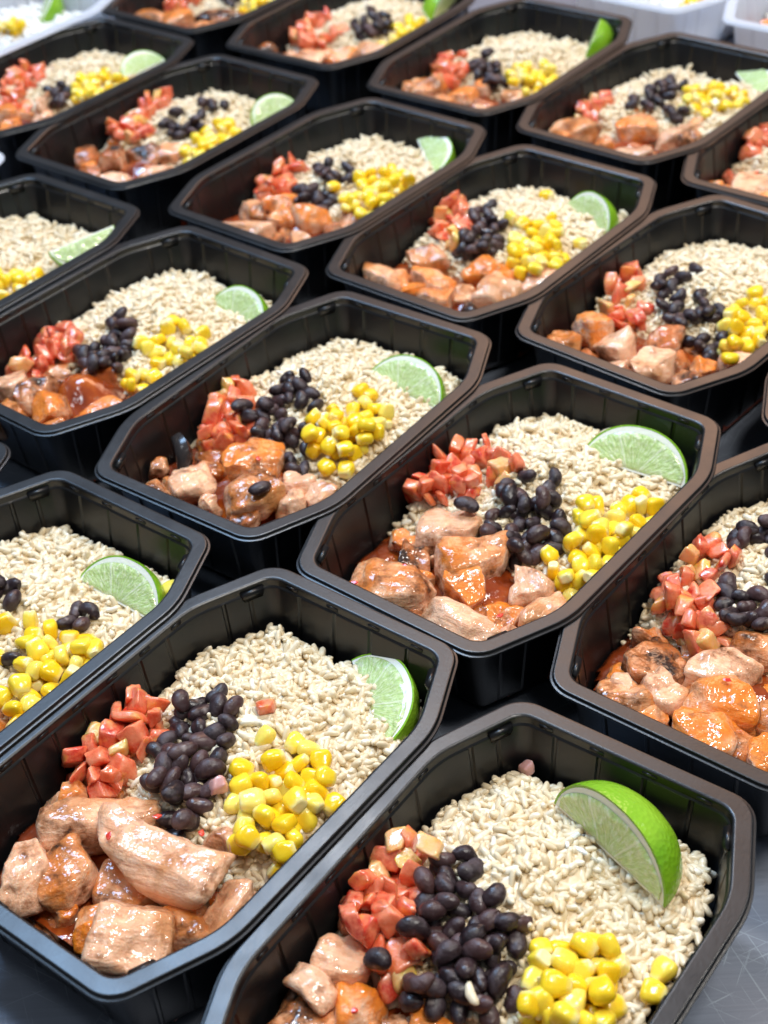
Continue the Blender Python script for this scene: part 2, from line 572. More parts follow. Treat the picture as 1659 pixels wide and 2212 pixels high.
def wedge_block(wd, ht, dp):
    V = [(-wd / 2, 0, 0), (wd / 2, 0, 0), (wd / 2 * 0.8, dp, -0.0006), (-wd / 2 * 0.8, dp, -0.0006),
         (-wd / 2, 0, -ht), (wd / 2, 0, -ht), (wd / 2 * 0.8, dp * 0.45, -ht), (-wd / 2 * 0.8, dp * 0.45, -ht)]
    Fc = [(0, 1, 2, 3), (7, 6, 5, 4), (3, 2, 6, 7), (0, 3, 7, 4), (2, 1, 5, 6), (1, 0, 4, 5)]
    import bmesh
    me = mesh('lug', V, Fc, MAT['tray'], False)
    bm = bmesh.new()
    bm.from_mesh(me)
    bmesh.ops.bevel(bm, geom=list(bm.edges), offset=0.00035, segments=2, affect='EDGES', clamp_overlap=True)
    bm.to_mesh(me)
    bm.free()
    me.polygons.foreach_set('use_smooth', [True] * len(me.polygons))
    return me

TRAY_ME = tray_meshes(MAT['tray'], '')
WTRAY_ME = tray_meshes(MAT['white_tray'], 'white_')
LUG, TAB = wedge_block(0.011, 0.0055, 0.0030), wedge_block(0.0062, 0.0022, 0.0009)
lug_spots, tab_spots = [], []
Pi = octagon(8.0 * mm)
for k in (0, 1, 4, 5):
    p = Vector(Pi[k])
    o = Vector(Pi[k - 1 if k in (0, 4) else (k + 1) % 8])
    q = p + (o - p).normalized() * 0.010
    d = (o - p).normalized()
    n = Vector((-d.y, d.x))
    if n.dot(-p) < 0:
        n = -n
    lug_spots.append((q, n))
for k in range(8):
    s, e = Vector(Pi[k]), Vector(Pi[(k + 1) % 8])
    d = (e - s).normalized()
    n = Vector((-d.y, d.x))
    if RIBS[k] < 3:
        continue
    for i in range(RIBS[k]):
        tab_spots.append((s + (e - s) * ((i + 0.5) / RIBS[k]), n))

TILT = math.radians(1.2)

def tray_matrix(t):
    return Matrix.Translation((t[0] * S, t[1] * S, 0.0011)) @ Matrix.Rotation(t[2], 4, 'Z') @ Matrix.Rotation(-TILT, 4, 'X')

def build_tray(t, label, group, white=False):
    M = tray_matrix(t)
    root = obj('meal_tray', None, None, M, label, 'tray', group)
    for nme, me in zip(('rim', 'inner_wall', 'outer_wall', 'base'), WTRAY_ME if white else TRAY_ME):
        part = obj(nme, me, root, Matrix())
        if nme == 'inner_wall':
            wallp = part
    if not white:
        for spots, me, nme, z in ((lug_spots, LUG, 'stacking_lug', R_ - 1.9 * mm), (tab_spots, TAB, 'wall_tab', R_ - 1.1 * mm)):
            for q, n in spots:
                a = math.atan2(n.y, n.x) - math.pi / 2
                obj(nme, me, wallp, Matrix.Translation((q.x, q.y, z)) @ Matrix.Rotation(a, 4, 'Z'))
    return M

# ------------------------------------------------------------------ food templates
rng = random.Random(7)

def kernel_template(seed, nu=14, nv=10):
    V, Fc = sphere_grid(nu, nv)
    r = random.Random(seed)
    out, tip = [], []
    tw, kt = r.uniform(0.35, 0.65), r.uniform(0.62, 0.85)
    cut = r.uniform(0.62, 0.9)
    dent = r.uniform(0.0, 0.35)
    for x, y, z in V:
        e = 0.6
        sx = math.copysign(abs(x) ** e, x)
        sy = math.copysign(abs(y) ** e, y)
        sz = math.copysign(abs(z) ** 0.8, z)
        zz = max(sz, -cut)
        k = tw + (1 - tw) * min(1, max(0, (zz + 1) / 1.35)) ** 0.7
        d = dent * max(0, z) ** 6
        px, py, pz = sx * 4.3 * k, sy * 2.8 * (kt + (1 - kt) * k), zz * 4.9 - d * 2
        f = 1 + 0.10 * nz3((x, y, z), 1.5, seed) + 0.02 * nz3((x, y, z), 4, seed)
        out.append((px * f * mm, py * f * mm, pz * f * mm))
        tip.append(1.0 if sz <= -cut + 0.02 else max(0, 0.86 - (zz + cut) * 0.75))
    return np.array(out), Fc, np.array(tip)

def bean_template(seed, nu=14, nv=10):
    V, Fc = sphere_grid(nu, nv)
    r = random.Random(seed)
    out, eye = [], []
    L, B, T = r.uniform(4.9, 6.1), r.uniform(3.4, 4.2), r.uniform(3.0, 3.6)
    bend = r.uniform(0.6, 1.3)
    mash = seed % 4 == 3
    for x, y, z in V:
        px, py, pz = z * L, y * B, x * T
        py += bend * (1 - z * z) * 0.9
        if y < 0:
            py += 0.9 * math.exp(-(z * 2.6) ** 2) * (-y)
        f = 1 + (0.10 if mash else 0.04) * nz3((x, y, z), 1.9 if mash else 1.3, seed)
        if mash and y > 0.3:
            py -= 0.8 * math.exp(-(x * 3) ** 2)
        out.append((px * f * mm, py * f * mm, pz * f * mm))
        eye.append(math.exp(-((z / 0.30) ** 2 + (x / 0.38) ** 2)) if y < 0 else 0.0)
    return np.array(out), Fc, np.array(eye)

def dice_template(seed):
    V, Fc = cube_grid(5, 5, 5)
    r = random.Random(seed)
    sx, sy, sz = r.uniform(4.0, 6.0), r.uniform(3.3, 5.2), r.uniform(1.9, 3.9)
    A = Matrix(((1, r.uniform(-.35, .35), r.uniform(-.3, .3)), (r.uniform(-.25, .25), 1, r.uniform(-.3, .3)), (r.uniform(-.25, .25), r.uniform(-.25, .25), 1)))
    cuts = [(Vector((r.gauss(0, 1), r.gauss(0, 1), r.gauss(0, 1))).normalized(), r.uniform(1.0, 1.35)) for _ in range(2)]
    tap = r.uniform(-0.3, 0.3)
    out = []
    for p in V:
        q = Vector([math.copysign(1 - (1 - abs(c)) ** 1.5, c) if abs(c) < 1 else c for c in p])
        l = max(abs(c) for c in q)
        nn = sum(abs(c) ** 5.5 for c in q) ** (1 / 5.5)
        q = q * (l / nn)
        q = Vector((q.x * (1 + tap * q.z), q.y * (1 - tap * 0.6 * q.x), q.z))
        for n, d in cuts:
            s = q.dot(n) - d
            if s > 0:
                q = q - n * s
        q = A @ q
        q *= 1 + 0.18 * nz3(q, 1.2, seed) + 0.06 * nz3(q, 3.0, seed)
        out.append((q.x * sx * mm, q.y * sy * mm, q.z * sz * mm))
    return np.array(out), Fc, np.zeros(len(out))

def grain_template(seed, nu=6, nv=6):
    V, Fc = sphere_grid(nu, nv)
    r = random.Random(seed)
    L, B, T = r.uniform(2.9, 3.7), r.uniform(1.38, 1.68), r.uniform(1.25, 1.5)
    bend = r.uniform(-1.1, 1.1)
    wob = r.uniform(0.06, 0.22)
    out = []
    for x, y, z in V:
        hyp = math.hypot(x, y)
        if hyp < 1e-6:
            k = 0.0
        else:
            x, y = x / hyp, y / hyp
            z = math.copysign(abs(z) ** 0.55, z)
            k = max(0.0, 1 - abs(z) ** 3.0) ** 0.5
        k *= 1 + wob * nz3((x, y, z), 1.7, seed)
        out.append((z * L, y * k * B * (1 - 0.14 * z) + bend * z * z, x * k * T * (1 - 0.08 * z)))
    return np.array(out) * mm, Fc

KER = [kernel_template(s) for s in range(7)]
BEAN = [bean_template(s) for s in range(8)]
DICE = [dice_template(s) for s in range(12)]
KERlo = [kernel_template(s, 10, 7) for s in range(4)]
BEANlo = [bean_template(s, 10, 7) for s in range(4)]
GRAIN = [grain_template(s) for s in range(8)]
GRAINlo = [grain_template(s, 5, 4) for s in range(6)]

def me_of(tmpl, nme, mat):
    return mesh(nme, tmpl[0], tmpl[1], mat, True, 50, tmpl[2])
KER_ME = [me_of(k, 'kernel', MAT['corn', False]) for k in KER]
BEAN_ME = [me_of(k, 'bean', MAT['bean', False]) for k in BEAN]
DICE_ME = [me_of(k, 'dice', MAT['tomato', False]) for k in DICE]
PDICE_ME = [me_of(k, 'pale_dice', MAT['pale_tomato']) for k in DICE[:5]]
ODICE_ME = me_of(dice_template(31), 'onion_dice', MAT['onion'])

def merged(tmpls, placements, name, mat):
    """many small pieces as one mesh: placements = (template index, 4x4 matrix)"""
    Vs, Fs, As, off = [], [], [], 0
    for k, M in placements:
        t = tmpls[k]
        A = np.array(M)
        Vs.append(t[0] @ A[:3, :3].T + A[:3, 3])
        Fs += [tuple(i + off for i in f) for f in t[1]]
        if len(t) > 2:
            As.append(t[2])
        off += len(t[0])
    return mesh(name, np.concatenate(Vs), Fs, mat, True, None, np.concatenate(As) if As else None)

# ------------------------------------------------------------------ a height map per tray
GS = 1.5 * mm
NU, NV = 132, 92

class Heap:
    def __init__(self, M):
        self.M = M
        self.Mi = M.inverted()
        self.u = (np.arange(NU) - NU / 2 + 0.5) * GS
        self.v = (np.arange(NV) - NV / 2 + 0.5) * GS
        self.h = np.full((NU, NV), 1.6 * mm)
    def local(self, x, y, z):
        return self.Mi @ at(x, y, z)
    def window(self, x, y, r):
        i0, i1 = int(max(0, (x - r - self.u[0]) / GS)), int(min(NU, (x + r - self.u[0]) / GS + 2))
        j0, j1 = int(max(0, (y - r - self.v[0]) / GS)), int(min(NV, (y + r - self.v[0]) / GS + 2))
        return i0, i1, j0, j1
    def rest(self, x, y, r, q=75):
        i0, i1, j0, j1 = self.window(x, y, r)
        if i1 <= i0 or j1 <= j0:
            return 0.02
        du = self.u[i0:i1, None] - x
        dv = self.v[None, j0:j1] - y
        k = du * du + dv * dv <= r * r
        if not k.any():
            return 0.02
        return float(np.percentile(self.h[i0:i1, j0:j1][k], q))
    def add_blob(self, x, y, r, zc, hh):
        i0, i1, j0, j1 = self.window(x, y, r)
        if i1 <= i0 or j1 <= j0:
            return
        du = self.u[i0:i1, None] - x
        dv = self.v[None, j0:j1] - y
        s = 1 - (du * du + dv * dv) / (r * r)
        top = np.where(s > 0, zc + hh * np.sqrt(np.maximum(s, 0)), -1)
        self.h[i0:i1, j0:j1] = np.maximum(self.h[i0:i1, j0:j1], top)
    def add_box(self, x, y, yaw, l, wd, ztop):
        r = math.hypot(l, wd) / 2
        i0, i1, j0, j1 = self.window(x, y, r)
        if i1 <= i0 or j1 <= j0:
            return
        du = self.u[i0:i1, None] - x
        dv = self.v[None, j0:j1] - y
        a = (du * math.cos(yaw) + dv * math.sin(yaw)) / (l / 2)
        b = (-du * math.sin(yaw) + dv * math.cos(yaw)) / (wd / 2)
        s = 1 - np.maximum(np.abs(a), np.abs(b)) ** 4
        self.h[i0:i1, j0:j1] = np.maximum(self.h[i0:i1, j0:j1], np.where(s > 0, ztop - 5 * mm * (1 - np.sqrt(np.maximum(s, 0))), -1))

def inside(x, y, z, r):
    """push a point so that a ball of radius r stays inside the wall"""
    d = (9.2 + 4.8 * max(0, (R_ - z) / R_)) * mm + r
    for _ in range(3):
        for a, b, c in PLANES:
            e = a * x + b * y - (c - d)
            if e > 0:
                x, y = x - a * e, y - b * e
    return x, y

# ------------------------------------------------------------------ rice
def rice_level(u, v, seed, par):
    """height of the rice in metres at a place in the tray"""
    pu, pv, ph = par
    U, V = u / mm, v / mm
    s = min(1, max(0, (U + 42) / 34))
    s = s * s * (3 - 2 * s)
    h = 9 + 16.5 * s
    h += ph * math.exp(-((U - pu) / 27) ** 2 - ((V - pv) / 26) ** 2)
    h += 2.6 * noise.noise(Vector((U / 17, V / 17, seed * 5.3))) + 2.4 * noise.noise(Vector((U / 6.0, V / 6.0, seed * 2.3))) + 3.0 * max(0.0, noise.noise(Vector((U / 9.0, V / 9.0, seed * 7.7))) - 0.12)
    g = (wall_gap(u, v) / mm - 12)
    h -= 3.5 * max(0, 1 - g / 12) ** 1.5
    return h * mm

def build_rice(hp, seed, par, n, lo, name, label, group, white=False, umin=-32):
    rr = random.Random(seed * 17 + 3)
    st = 3.2 * mm
    iu = np.arange(-74, 75, 3.2) * mm
    iv = np.arange(-52, 53, 3.2) * mm
    V, ids, Fc = [], {}, []
    for a, u in enumerate(iu):
        for b, v in enumerate(iv):
            if wall_gap(u, v) > 13.5 * mm and u > (umin - 12) * mm:
                ids[a, b] = len(V)
                V.append((u, v, max(1.9 * mm, rice_level(u, v, seed, par) - 0.7 * mm)))
    nb = len(V)
    for (a, b) in list(ids):
        q = [(a, b), (a + 1, b), (a + 1, b + 1), (a, b + 1)]
        if all(k in ids for k in q):
            Fc.append(tuple(ids[k] for k in q))
    T = GRAINlo if lo else GRAIN
    Vs, off = [np.array(V)], nb
    for _ in range(n):
        for _try in range(20):
            u, v = rr.uniform(umin, 80) * mm, rr.uniform(-55, 55) * mm
            if wall_gap(u, v) > 14.5 * mm:
                break
        z = rice_level(u, v, seed, par) + rr.uniform(-1.4, 0.6) * mm
        p = rr.gauss(0, 0.36)
        if rr.random() < 0.12:
            p = rr.uniform(-1.2, 1.2)
            z += 0.6 * mm
        R = Euler((rr.uniform(0, 6.28), p, rr.uniform(0, 6.28)), 'XYZ').to_matrix()
        k = rr.uniform(0.9, 1.15) if rr.random() < 0.8 else rr.uniform(0.55, 0.8)
        t = T[rr.randrange(len(T))]
        Vs.append(t[0] @ (np.array(R).T * k) + np.array((u, v, z)))
        Fc += [tuple(i + off for i in f) for f in t[1]]
        off += len(t[0])
    me = mesh(name, np.concatenate(Vs), Fc, MAT['white_rice' if white else 'rice'])
    obj(name, me, None, hp.M, label, 'rice', group, 'stuff')
    for i, u in enumerate(hp.u):
        for j, v in enumerate(hp.v):
            if u > (umin - 12) * mm and wall_gap(u, v) > 12 * mm:
                hp.h[i, j] = max(hp.h[i, j], rice_level(u, v, seed, par) + 0.6 * mm)

# ------------------------------------------------------------------ salmon
CG = cube_grid(20, 14, 11)

def chunk_mesh(seed, l, wd, ht, mat):
    V, Fc = CG
    r = random.Random(seed)
    cuts = []
    for _ in range(6):
        n = Vector((r.gauss(0, 1), r.gauss(0, 0.9), r.gauss(0.15, 0.8))).normalized()
        cuts.append((n, r.uniform(0.72, 1.02)))
    fd = Vector((r.uniform(0.3, 1), r.uniform(-0.8, 0.8), r.uniform(-0.5, 0.5))).normalized()
    tap, tap2, shear, bend = r.uniform(-.35, .35), r.uniform(-.3, .3), r.uniform(-.5, .5), r.uniform(-0.30, 0.30)
    bendy = r.uniform(-0.3, 0.3)
    ex = r.uniform(3.4, 6.0)
    out = []
    for p in V:
        q = Vector([math.copysign(1 - (1 - abs(c)) ** 1.25, c) if abs(c) < 1 else c for c in p])
        m_ = max(abs(c) for c in q)
        nn = sum(abs(c) ** ex for c in q) ** (1 / ex)
        q = q * (m_ / nn)
        for n, d in cuts:
            s = q.dot(n) - d
            if s > 0:
                q = q - n * (s * 0.94)
        dr = q.normalized()
        q = Vector((q.x + shear * q.y * 0.5, q.y * (1 + tap * q.x) + bendy * (1 - q.x * q.x), q.z * (1 + tap2 * q.x) + bend * (1 - q.x * q.x)))
        X = Vector((q.x * l / 2, q.y * wd / 2, q.z * ht / 2)) / mm
        d = 1.5 * nz3(X, 0.085, seed) + 0.8 * nz3(X, 0.19, seed + 5) + 0.36 * nz3((X.x * 0.5, X.y, X.z * 1.3), 0.55, seed + 9)
        ph = X.dot(fd) * 0.55 + 2.4 * nz3(X, 0.09, seed + 2)
        d += 0.30 * (abs(math.sin(ph)) - 0.6) * max(0, 0.6 + nz3(X, 0.07, seed + 4))
        d -= 1.5 * max(0.0, nz3(X, 0.15, seed + 11) - 0.18) * 2.4
        X += dr * d
        out.append((X.x * mm, X.y * mm, X.z * mm))
    return mesh('chunk', out, Fc, mat, True, None)

LOOKS = {
    'pale': 'pale pink', 'tan': 'browned tan', 'orange': 'orange glazed', 'dark': 'dark sauced', 'charred': 'charred black'}
chunk_count = 0

def build_chunk(hp, spec, key, grp):
    global chunk_count
    x1, y1, x2, y2, wd, ht, zt, look = spec[:8]
    lab = spec[8] if len(spec) > 8 else None
    chunk_count += 1
    sd = chunk_count
    r = random.Random(sd * 13)
    zt, wd, ht = zt * mm, wd * mm, ht * mm
    if x2 is None:
        a, b = Vector((*x1, 0)), Vector((*y1, 0))
    else:
        a, b = hp.local(x1, y1, zt - 3 * mm), hp.local(x2, y2, zt - 3 * mm)
    l = max((b - a).length, 0.9 * wd)
    yaw = math.atan2(b.y - a.y, b.x - a.x)
    cx, cy = (a.x + b.x) / 2, (a.y + b.y) / 2
    cz = zt - ht / 2
    ux, uy = math.cos(yaw), math.sin(yaw)
    d = (9.4 + 4.8 * max(0, (R_ - cz) / R_)) * mm
    for _ in range(4):
        for pa, pb, pc in PLANES:
            sup = (abs(pa * ux + pb * uy) * l + abs(-pa * uy + pb * ux) * wd) * 0.44
            e = pa * cx + pb * cy + sup - (pc - d)
            if e > 0:
                cx, cy = cx - pa * e, cy - pb * e
    R = Matrix.Rotation(yaw, 4, 'Z') @ Euler((r.uniform(-.22, .22), r.uniform(-.16, .16), 0)).to_matrix().to_4x4()
    me = chunk_mesh(sd, l * 1.02, wd, ht, MAT[look])
    c2 = hp.M @ Vector((cx, cy, cz))
    place = 'amid the others'
    if wall_gap(cx, cy) < 24 * mm:
        place = 'by the wall'
    best = 17 * mm
    for kn, wd_ in (('corn', 'by the corn'), ('bean', 'by the beans'), ('tomato', 'by the tomatoes')):
        for e in (hp.spec.get(kn) or ([],))[0]:
            q = hp.local(e[0], e[1], 0.031)
            dd = math.hypot(q.x - cx, q.y - cy) - 7 * mm
            if dd < best:
                best, place = dd, wd_
    lb = lab or '%s %s salmon %s %s in the %s' % ('long' if l > 1.7 * wd else 'big' if l * wd > 480e-6 else 'small', LOOKS[look], 'scrap' if wd < 0.0115 else 'chunk', place, key)
    obj('salmon_chunk', me, None, hp.M @ Matrix.Translation((cx, cy, max(cz, ht / 2 + 1.2 * mm))) @ R, lb, 'salmon', grp)
    hp.add_box(cx, cy, yaw, l * 0.92, wd * 0.92, zt)

def build_sauce(hp, seed, key, amp):
    V, ids, Fc = [], {}, []
    iu = np.arange(-76, 8, 2.6)
    iv = np.arange(-52, 53, 2.6)
    for a, U in enumerate(iu):
        for b, Vv in enumerate(iv):
            g = wall_gap(U * mm, Vv * mm) / mm
            if g > 13.2:
                z = 17.0 + amp * math.exp(-((U + 38) / 15) ** 2 - ((Vv + 5) / 18) ** 2) + 1.6 * noise.noise(Vector((U / 9, Vv / 9, seed))) + 0.7 * noise.noise(Vector((U / 3.5, Vv / 3.5, seed + 4)))
                z -= 3 * max(0, 1 - (g - 13) / 4)
                if U > -12:
                    z -= (U + 12) * 0.45
                ids[a, b] = len(V)
                V.append((U * mm, Vv * mm, max(z, 1.8) * mm))
    for (a, b) in list(ids):
        q = [(a, b), (a + 1, b), (a + 1, b + 1), (a, b + 1)]
        if all(k in ids for k in q):
            Fc.append(tuple(ids[k] for k in q))
    n = len(V)
    cnt = {}
    for f in Fc:
        for i in range(4):
            e = (f[i], f[(i + 1) % 4])
            cnt[e] = 1
    V += [(x, y, 1.65 * mm) for x, y, z in V]
    low = [tuple(reversed([i + n for i in f])) for f in Fc]
    side = [(b, a, a + n, b + n) for (a, b) in cnt if (b, a) not in cnt]
    me = mesh('chili_sauce', V, Fc + low + side, MAT['sauce'], True, 60)
    obj('chili_sauce', me, None, hp.M, 'pooled red chili sauce in the %s' % key, 'sauce', 'pools of chili sauce', 'stuff')
    hp.h[:NU // 2 - 8] = np.maximum(hp.h[:NU // 2 - 8], 15.5 * mm)

# ------------------------------------------------------------------ heaps of small pieces
def heap(hp, kind, ell, n, rr, zref=0.031):
    """places for n pieces over ellipses of the picture laid on the food: list of (matrix, variant)"""
    rad, hh = {'corn': (4.2, 3.3), 'bean': (3.6, 3.2), 'tomato': (4.1, 3.6)}[kind]
    rad, hh = rad * mm, hh * mm
    res = []
    tot = sum(e[2] * e[3] for e in ell)
    for e in ell:
        k = max(1, round(n * e[2] * e[3] / tot))
        for _ in range(k):
            best = None
            for _c in range(7):
                while True:
                    a, b = rr.uniform(-1, 1), rr.uniform(-1, 1)
                    if a * a + b * b < 1:
                        break
                p = hp.local(e[0] + a * e[2] * 0.92, e[1] + b * e[3] * 0.92, zref)
                x, y = inside(p.x, p.y, 0.024, rad * 0.9)
                z = hp.rest(x, y, rad * 0.8)
                if best is None or z < best[2]:
                    best = (x, y, z)
            x, y, z = best
            zc = z + hh * 0.72
            if kind == 'corn':
                R = Euler((rr.uniform(0.9, 2.2), rr.uniform(-.6, .6), rr.uniform(0, 6.28)), 'XYZ').to_matrix().to_4x4()
                if rr.random() < 0.5:
                    R = Euler((rr.uniform(0, 6.28), rr.uniform(0, 6.28), rr.uniform(0, 6.28))).to_matrix().to_4x4()
                k_ = rr.uniform(0.88, 1.12)
            elif kind == 'bean':
                R = Euler((rr.uniform(-1.5, 1.5), rr.uniform(-.7, .7), rr.uniform(0, 6.28)), 'XYZ').to_matrix().to_4x4()
                k_ = rr.uniform(0.86, 1.06)
            else:
                R = Euler((rr.uniform(0, 6.28), rr.uniform(0, 6.28), rr.uniform(0, 6.28))).to_matrix().to_4x4()
                k_ = rr.uniform(0.74, 1.06)
            hp.add_blob(x, y, rad, zc, hh)
            res.append((Matrix.Translation((x, y, zc)) @ R @ Matrix.Scale(k_, 4), rr.randrange(100)))
    return res

def one(hp, x, y, kind, rr, label, group=None, zref=0.030, rot=None, pale=False):
    p = hp.local(x, y, zref)
    z = hp.rest(p.x, p.y, 3 * mm, 85)
    p = hp.local(x, y, min(0.042, max(z, 0.018) + 0.003))
    p.x, p.y = inside(p.x, p.y, 0.024, 4 * mm)
    z = hp.rest(p.x, p.y, 3 * mm, 85)
    hh = {'corn': 2.4, 'bean': 2.8, 'tomato': 3.0, 'onion': 3.0, 'grain': 0.8}[kind] * mm
    R = Euler(rot if rot else (rr.uniform(-.3, .3) + (1.5 if kind == 'corn' else 0), rr.uniform(-.3, .3), rr.uniform(0, 6.28))).to_matrix().to_4x4()
    me, nme, cat = {'corn': (KER_ME[rr.randrange(7)], 'corn_kernel', 'corn'), 'bean': (BEAN_ME[rr.randrange(3)], 'black_bean', 'bean'),
                    'tomato': ((PDICE_ME if pale else DICE_ME)[rr.randrange(5)], 'tomato_cube', 'tomato'), 'onion': (ODICE_ME, 'onion_dice', 'onion'),
                    'grain': (GRAIN1, 'rice_grain', 'rice')}[kind]
    sc = 0.72 if kind in ('tomato', 'onion') else 1.0
    obj(nme, me, None, hp.M @ Matrix.Translation((p.x, p.y, z + hh * sc)) @ R @ Matrix.Scale(sc, 4), label, cat, group)
    hp.add_blob(p.x, p.y, 4 * mm, z + hh, hh)

GRAIN1 = mesh('grain', GRAIN[2][0] * 1.15, GRAIN[2][1], MAT['rice'])

# ------------------------------------------------------------------ lime
LA, LR, LPHI = 25.5 * mm, 21.0 * mm, math.radians(72)

def lime_rad(s):
    s = abs(s)
    return LR * max(0.0, 1 - s ** 2.25) ** 0.56

def lime_meshes():
    NX, NP = 44, 16
    xs = [-math.cos(math.pi * i / NX) for i in range(NX + 1)]
    # rind: shell between LR-0.7 and LR
    th = 0.8 * mm
    def sheet(off, ends):
        V = []
        for s in xs:
            rr_ = max(0.0, lime_rad(s) - off)
            for j in range(NP + 1):
                a = LPHI * j / NP
                k = 1 + 0.012 * noise.noise(Vector((s * 3, a * 3, 1)))
                V.append((s * (LA - off * ends), rr_ * k * math.cos(a), rr_ * k * math.sin(a)))
        return V
    n = NP + 1
    A, B = sheet(0, 0), sheet(th, 0.9)
    V = A + B
    o = len(A)
    Fc = []
    for i in range(NX):
        for j in range(NP):
            a = i * n + j
            Fc.append((a, a + 1, a + n + 1, a + n))
            Fc.append((o + a, o + a + n, o + a + n + 1, o + a + 1))
        for j, fl in ((0, 1), (NP, 0)):
            a = i * n + j
            f = (a, a + n, o + a + n, o + a)
            Fc.append(f if fl else tuple(reversed(f)))
    rind = mesh('rind', V, Fc, MAT['rind'], True, 40)
    # pith: solid wedge just inside the rind
    V, Fc = [], []
    for s in xs:
        rr_ = max(0.0, lime_rad(s) - th)
        V.append((s * (LA - th * 0.9), 0, 0))
        for j in range(NP + 1):
            a = LPHI * j / NP
            V.append((s * (LA - th * 0.9), rr_ * math.cos(a), rr_ * math.sin(a)))
    m_ = NP + 2
    for i in range(NX):
        for j in range(m_):
            a, b = i * m_ + j, i * m_ + (j + 1) % m_
            Fc.append((a, b, b + m_, a + m_))
    pith = mesh('pith', V, Fc, MAT['pith'], True, 40)
    # flesh: two bulging pads, one on each cut face
    V, Fc, UV = [], [], []
    NR = 16
    for side in (0, 1):
        o = len(V)
        for i in range(NX + 1):
            s = xs[i] * 0.90
            top = max(0.0, lime_rad(s) - 3.5 * mm)
            lo = min(0.9 * mm, top)
            for j in range(NR + 1):
                r_ = lo + (top - lo) * j / NR
                edge = min(1.0, min(j, NR - j) / 1.5) * min(1.0, min(i, NX - i) / 2)
                bl = (0.1 + 0.55 * edge + 0.50 * edge * noise.noise(Vector((math.atan2(r_ + 4 * mm, s * LA) * 9, math.hypot(s * LA, r_) / mm * 0.22, side * 5)))) * mm
                x, y = s * LA, r_
                if side == 0:
                    V.append((x, y, -bl))
                else:
                    ca, sa = math.cos(LPHI), math.sin(LPHI)
                    V.append((x, y * ca - bl * sa, y * sa + bl * ca))
                UV.append((math.atan2(r_ + 4 * mm, x) / math.pi + side * 1.3, math.hypot(x, r_) / LA))
        for i in range(NX):
            for j in range(NR):
                a = o + i * (NR + 1) + j
                f = (a, a + 1, a + NR + 2, a + NR + 1)
                Fc.append(f if side == 0 else tuple(reversed(f)))
    flesh = mesh('flesh', V, Fc, MAT['flesh'], True, None, None, UV)
    return rind, pith, flesh

LIME_ME = lime_meshes()

def build_lime(hp, spec, label):
    """spec: two ends of the core edge and the top of the cut face, each a pixel and a height in mm; size factor"""
    (x1, y1, z1), (x2, y2, z2), (x3, y3, z3), k = spec
    a, b, c = at(x1, y1, z1 * mm), at(x2, y2, z2 * mm), at(x3, y3, z3 * mm)
    X = (b - a).normalized()
    mid = (a + b) / 2
    Y = (c - mid)
    Y = (Y - X * Y.dot(X)).normalized()
    Z = X.cross(Y)
    # the cut face at angle 0 looks along -Z: that side must face the camera
    if (-Z).dot(CAM - mid) < 0:
        X = -X
        Z = -Z
    M = Matrix.Translation(mid) @ Matrix((X, Y, Z)).transposed().to_4x4() @ Matrix.Scale(k, 4)
    root = obj('lime_wedge', None, None, M, label, 'lime', 'lime wedges')
    for nme, me in zip(('rind', 'pith', 'flesh'), LIME_ME):
        obj(nme, me, root, Matrix())
    l = hp.Mi @ mid

def tube(pts, r0):
    V, Fc = [], []
    N = 7
    for i, p in enumerate(pts):
        p = Vector(p)
        d = (Vector(pts[min(i + 1, len(pts) - 1)]) - Vector(pts[max(i - 1, 0)])).normalized()
        s = d.orthogonal().normalized()
        t_ = d.cross(s)
        r = r0 * (0.45 + 0.55 * math.sin(math.pi * min(1, max(0.08, i / (len(pts) - 1)))))
        for j in range(N):
            a = 2 * math.pi * j / N
            V.append(p + s * (r * math.cos(a)) + t_ * (r * math.sin(a)))
    for i in range(len(pts) - 1):
        for j in range(N):
            a, b = i * N + j, i * N + (j + 1) % N
            Fc.append((a, b, b + N, a + N))
    Fc.append(tuple(reversed(range(N))))
    Fc.append(tuple(range((len(pts) - 1) * N, len(pts) * N)))
    return V, Fc

# ------------------------------------------------------------------ table
tv = [(-2.5, -0.6), (2.5, -0.6), (2.5, 3.2), (-2.5, 3.2)]
V = [(x, y, 0) for x, y in tv] + [(x, y, -0.03) for x, y in tv]
Fc = [(0, 1, 2, 3), (7, 6, 5, 4), (0, 4, 5, 1), (1, 5, 6, 2), (2, 6, 7, 3), (3, 7, 4, 0)]
obj('table_top', mesh('table_top', V, Fc, MAT['steel'], False), None, Matrix(), 'scratched stainless steel table top under the trays', 'table', None, 'structure')

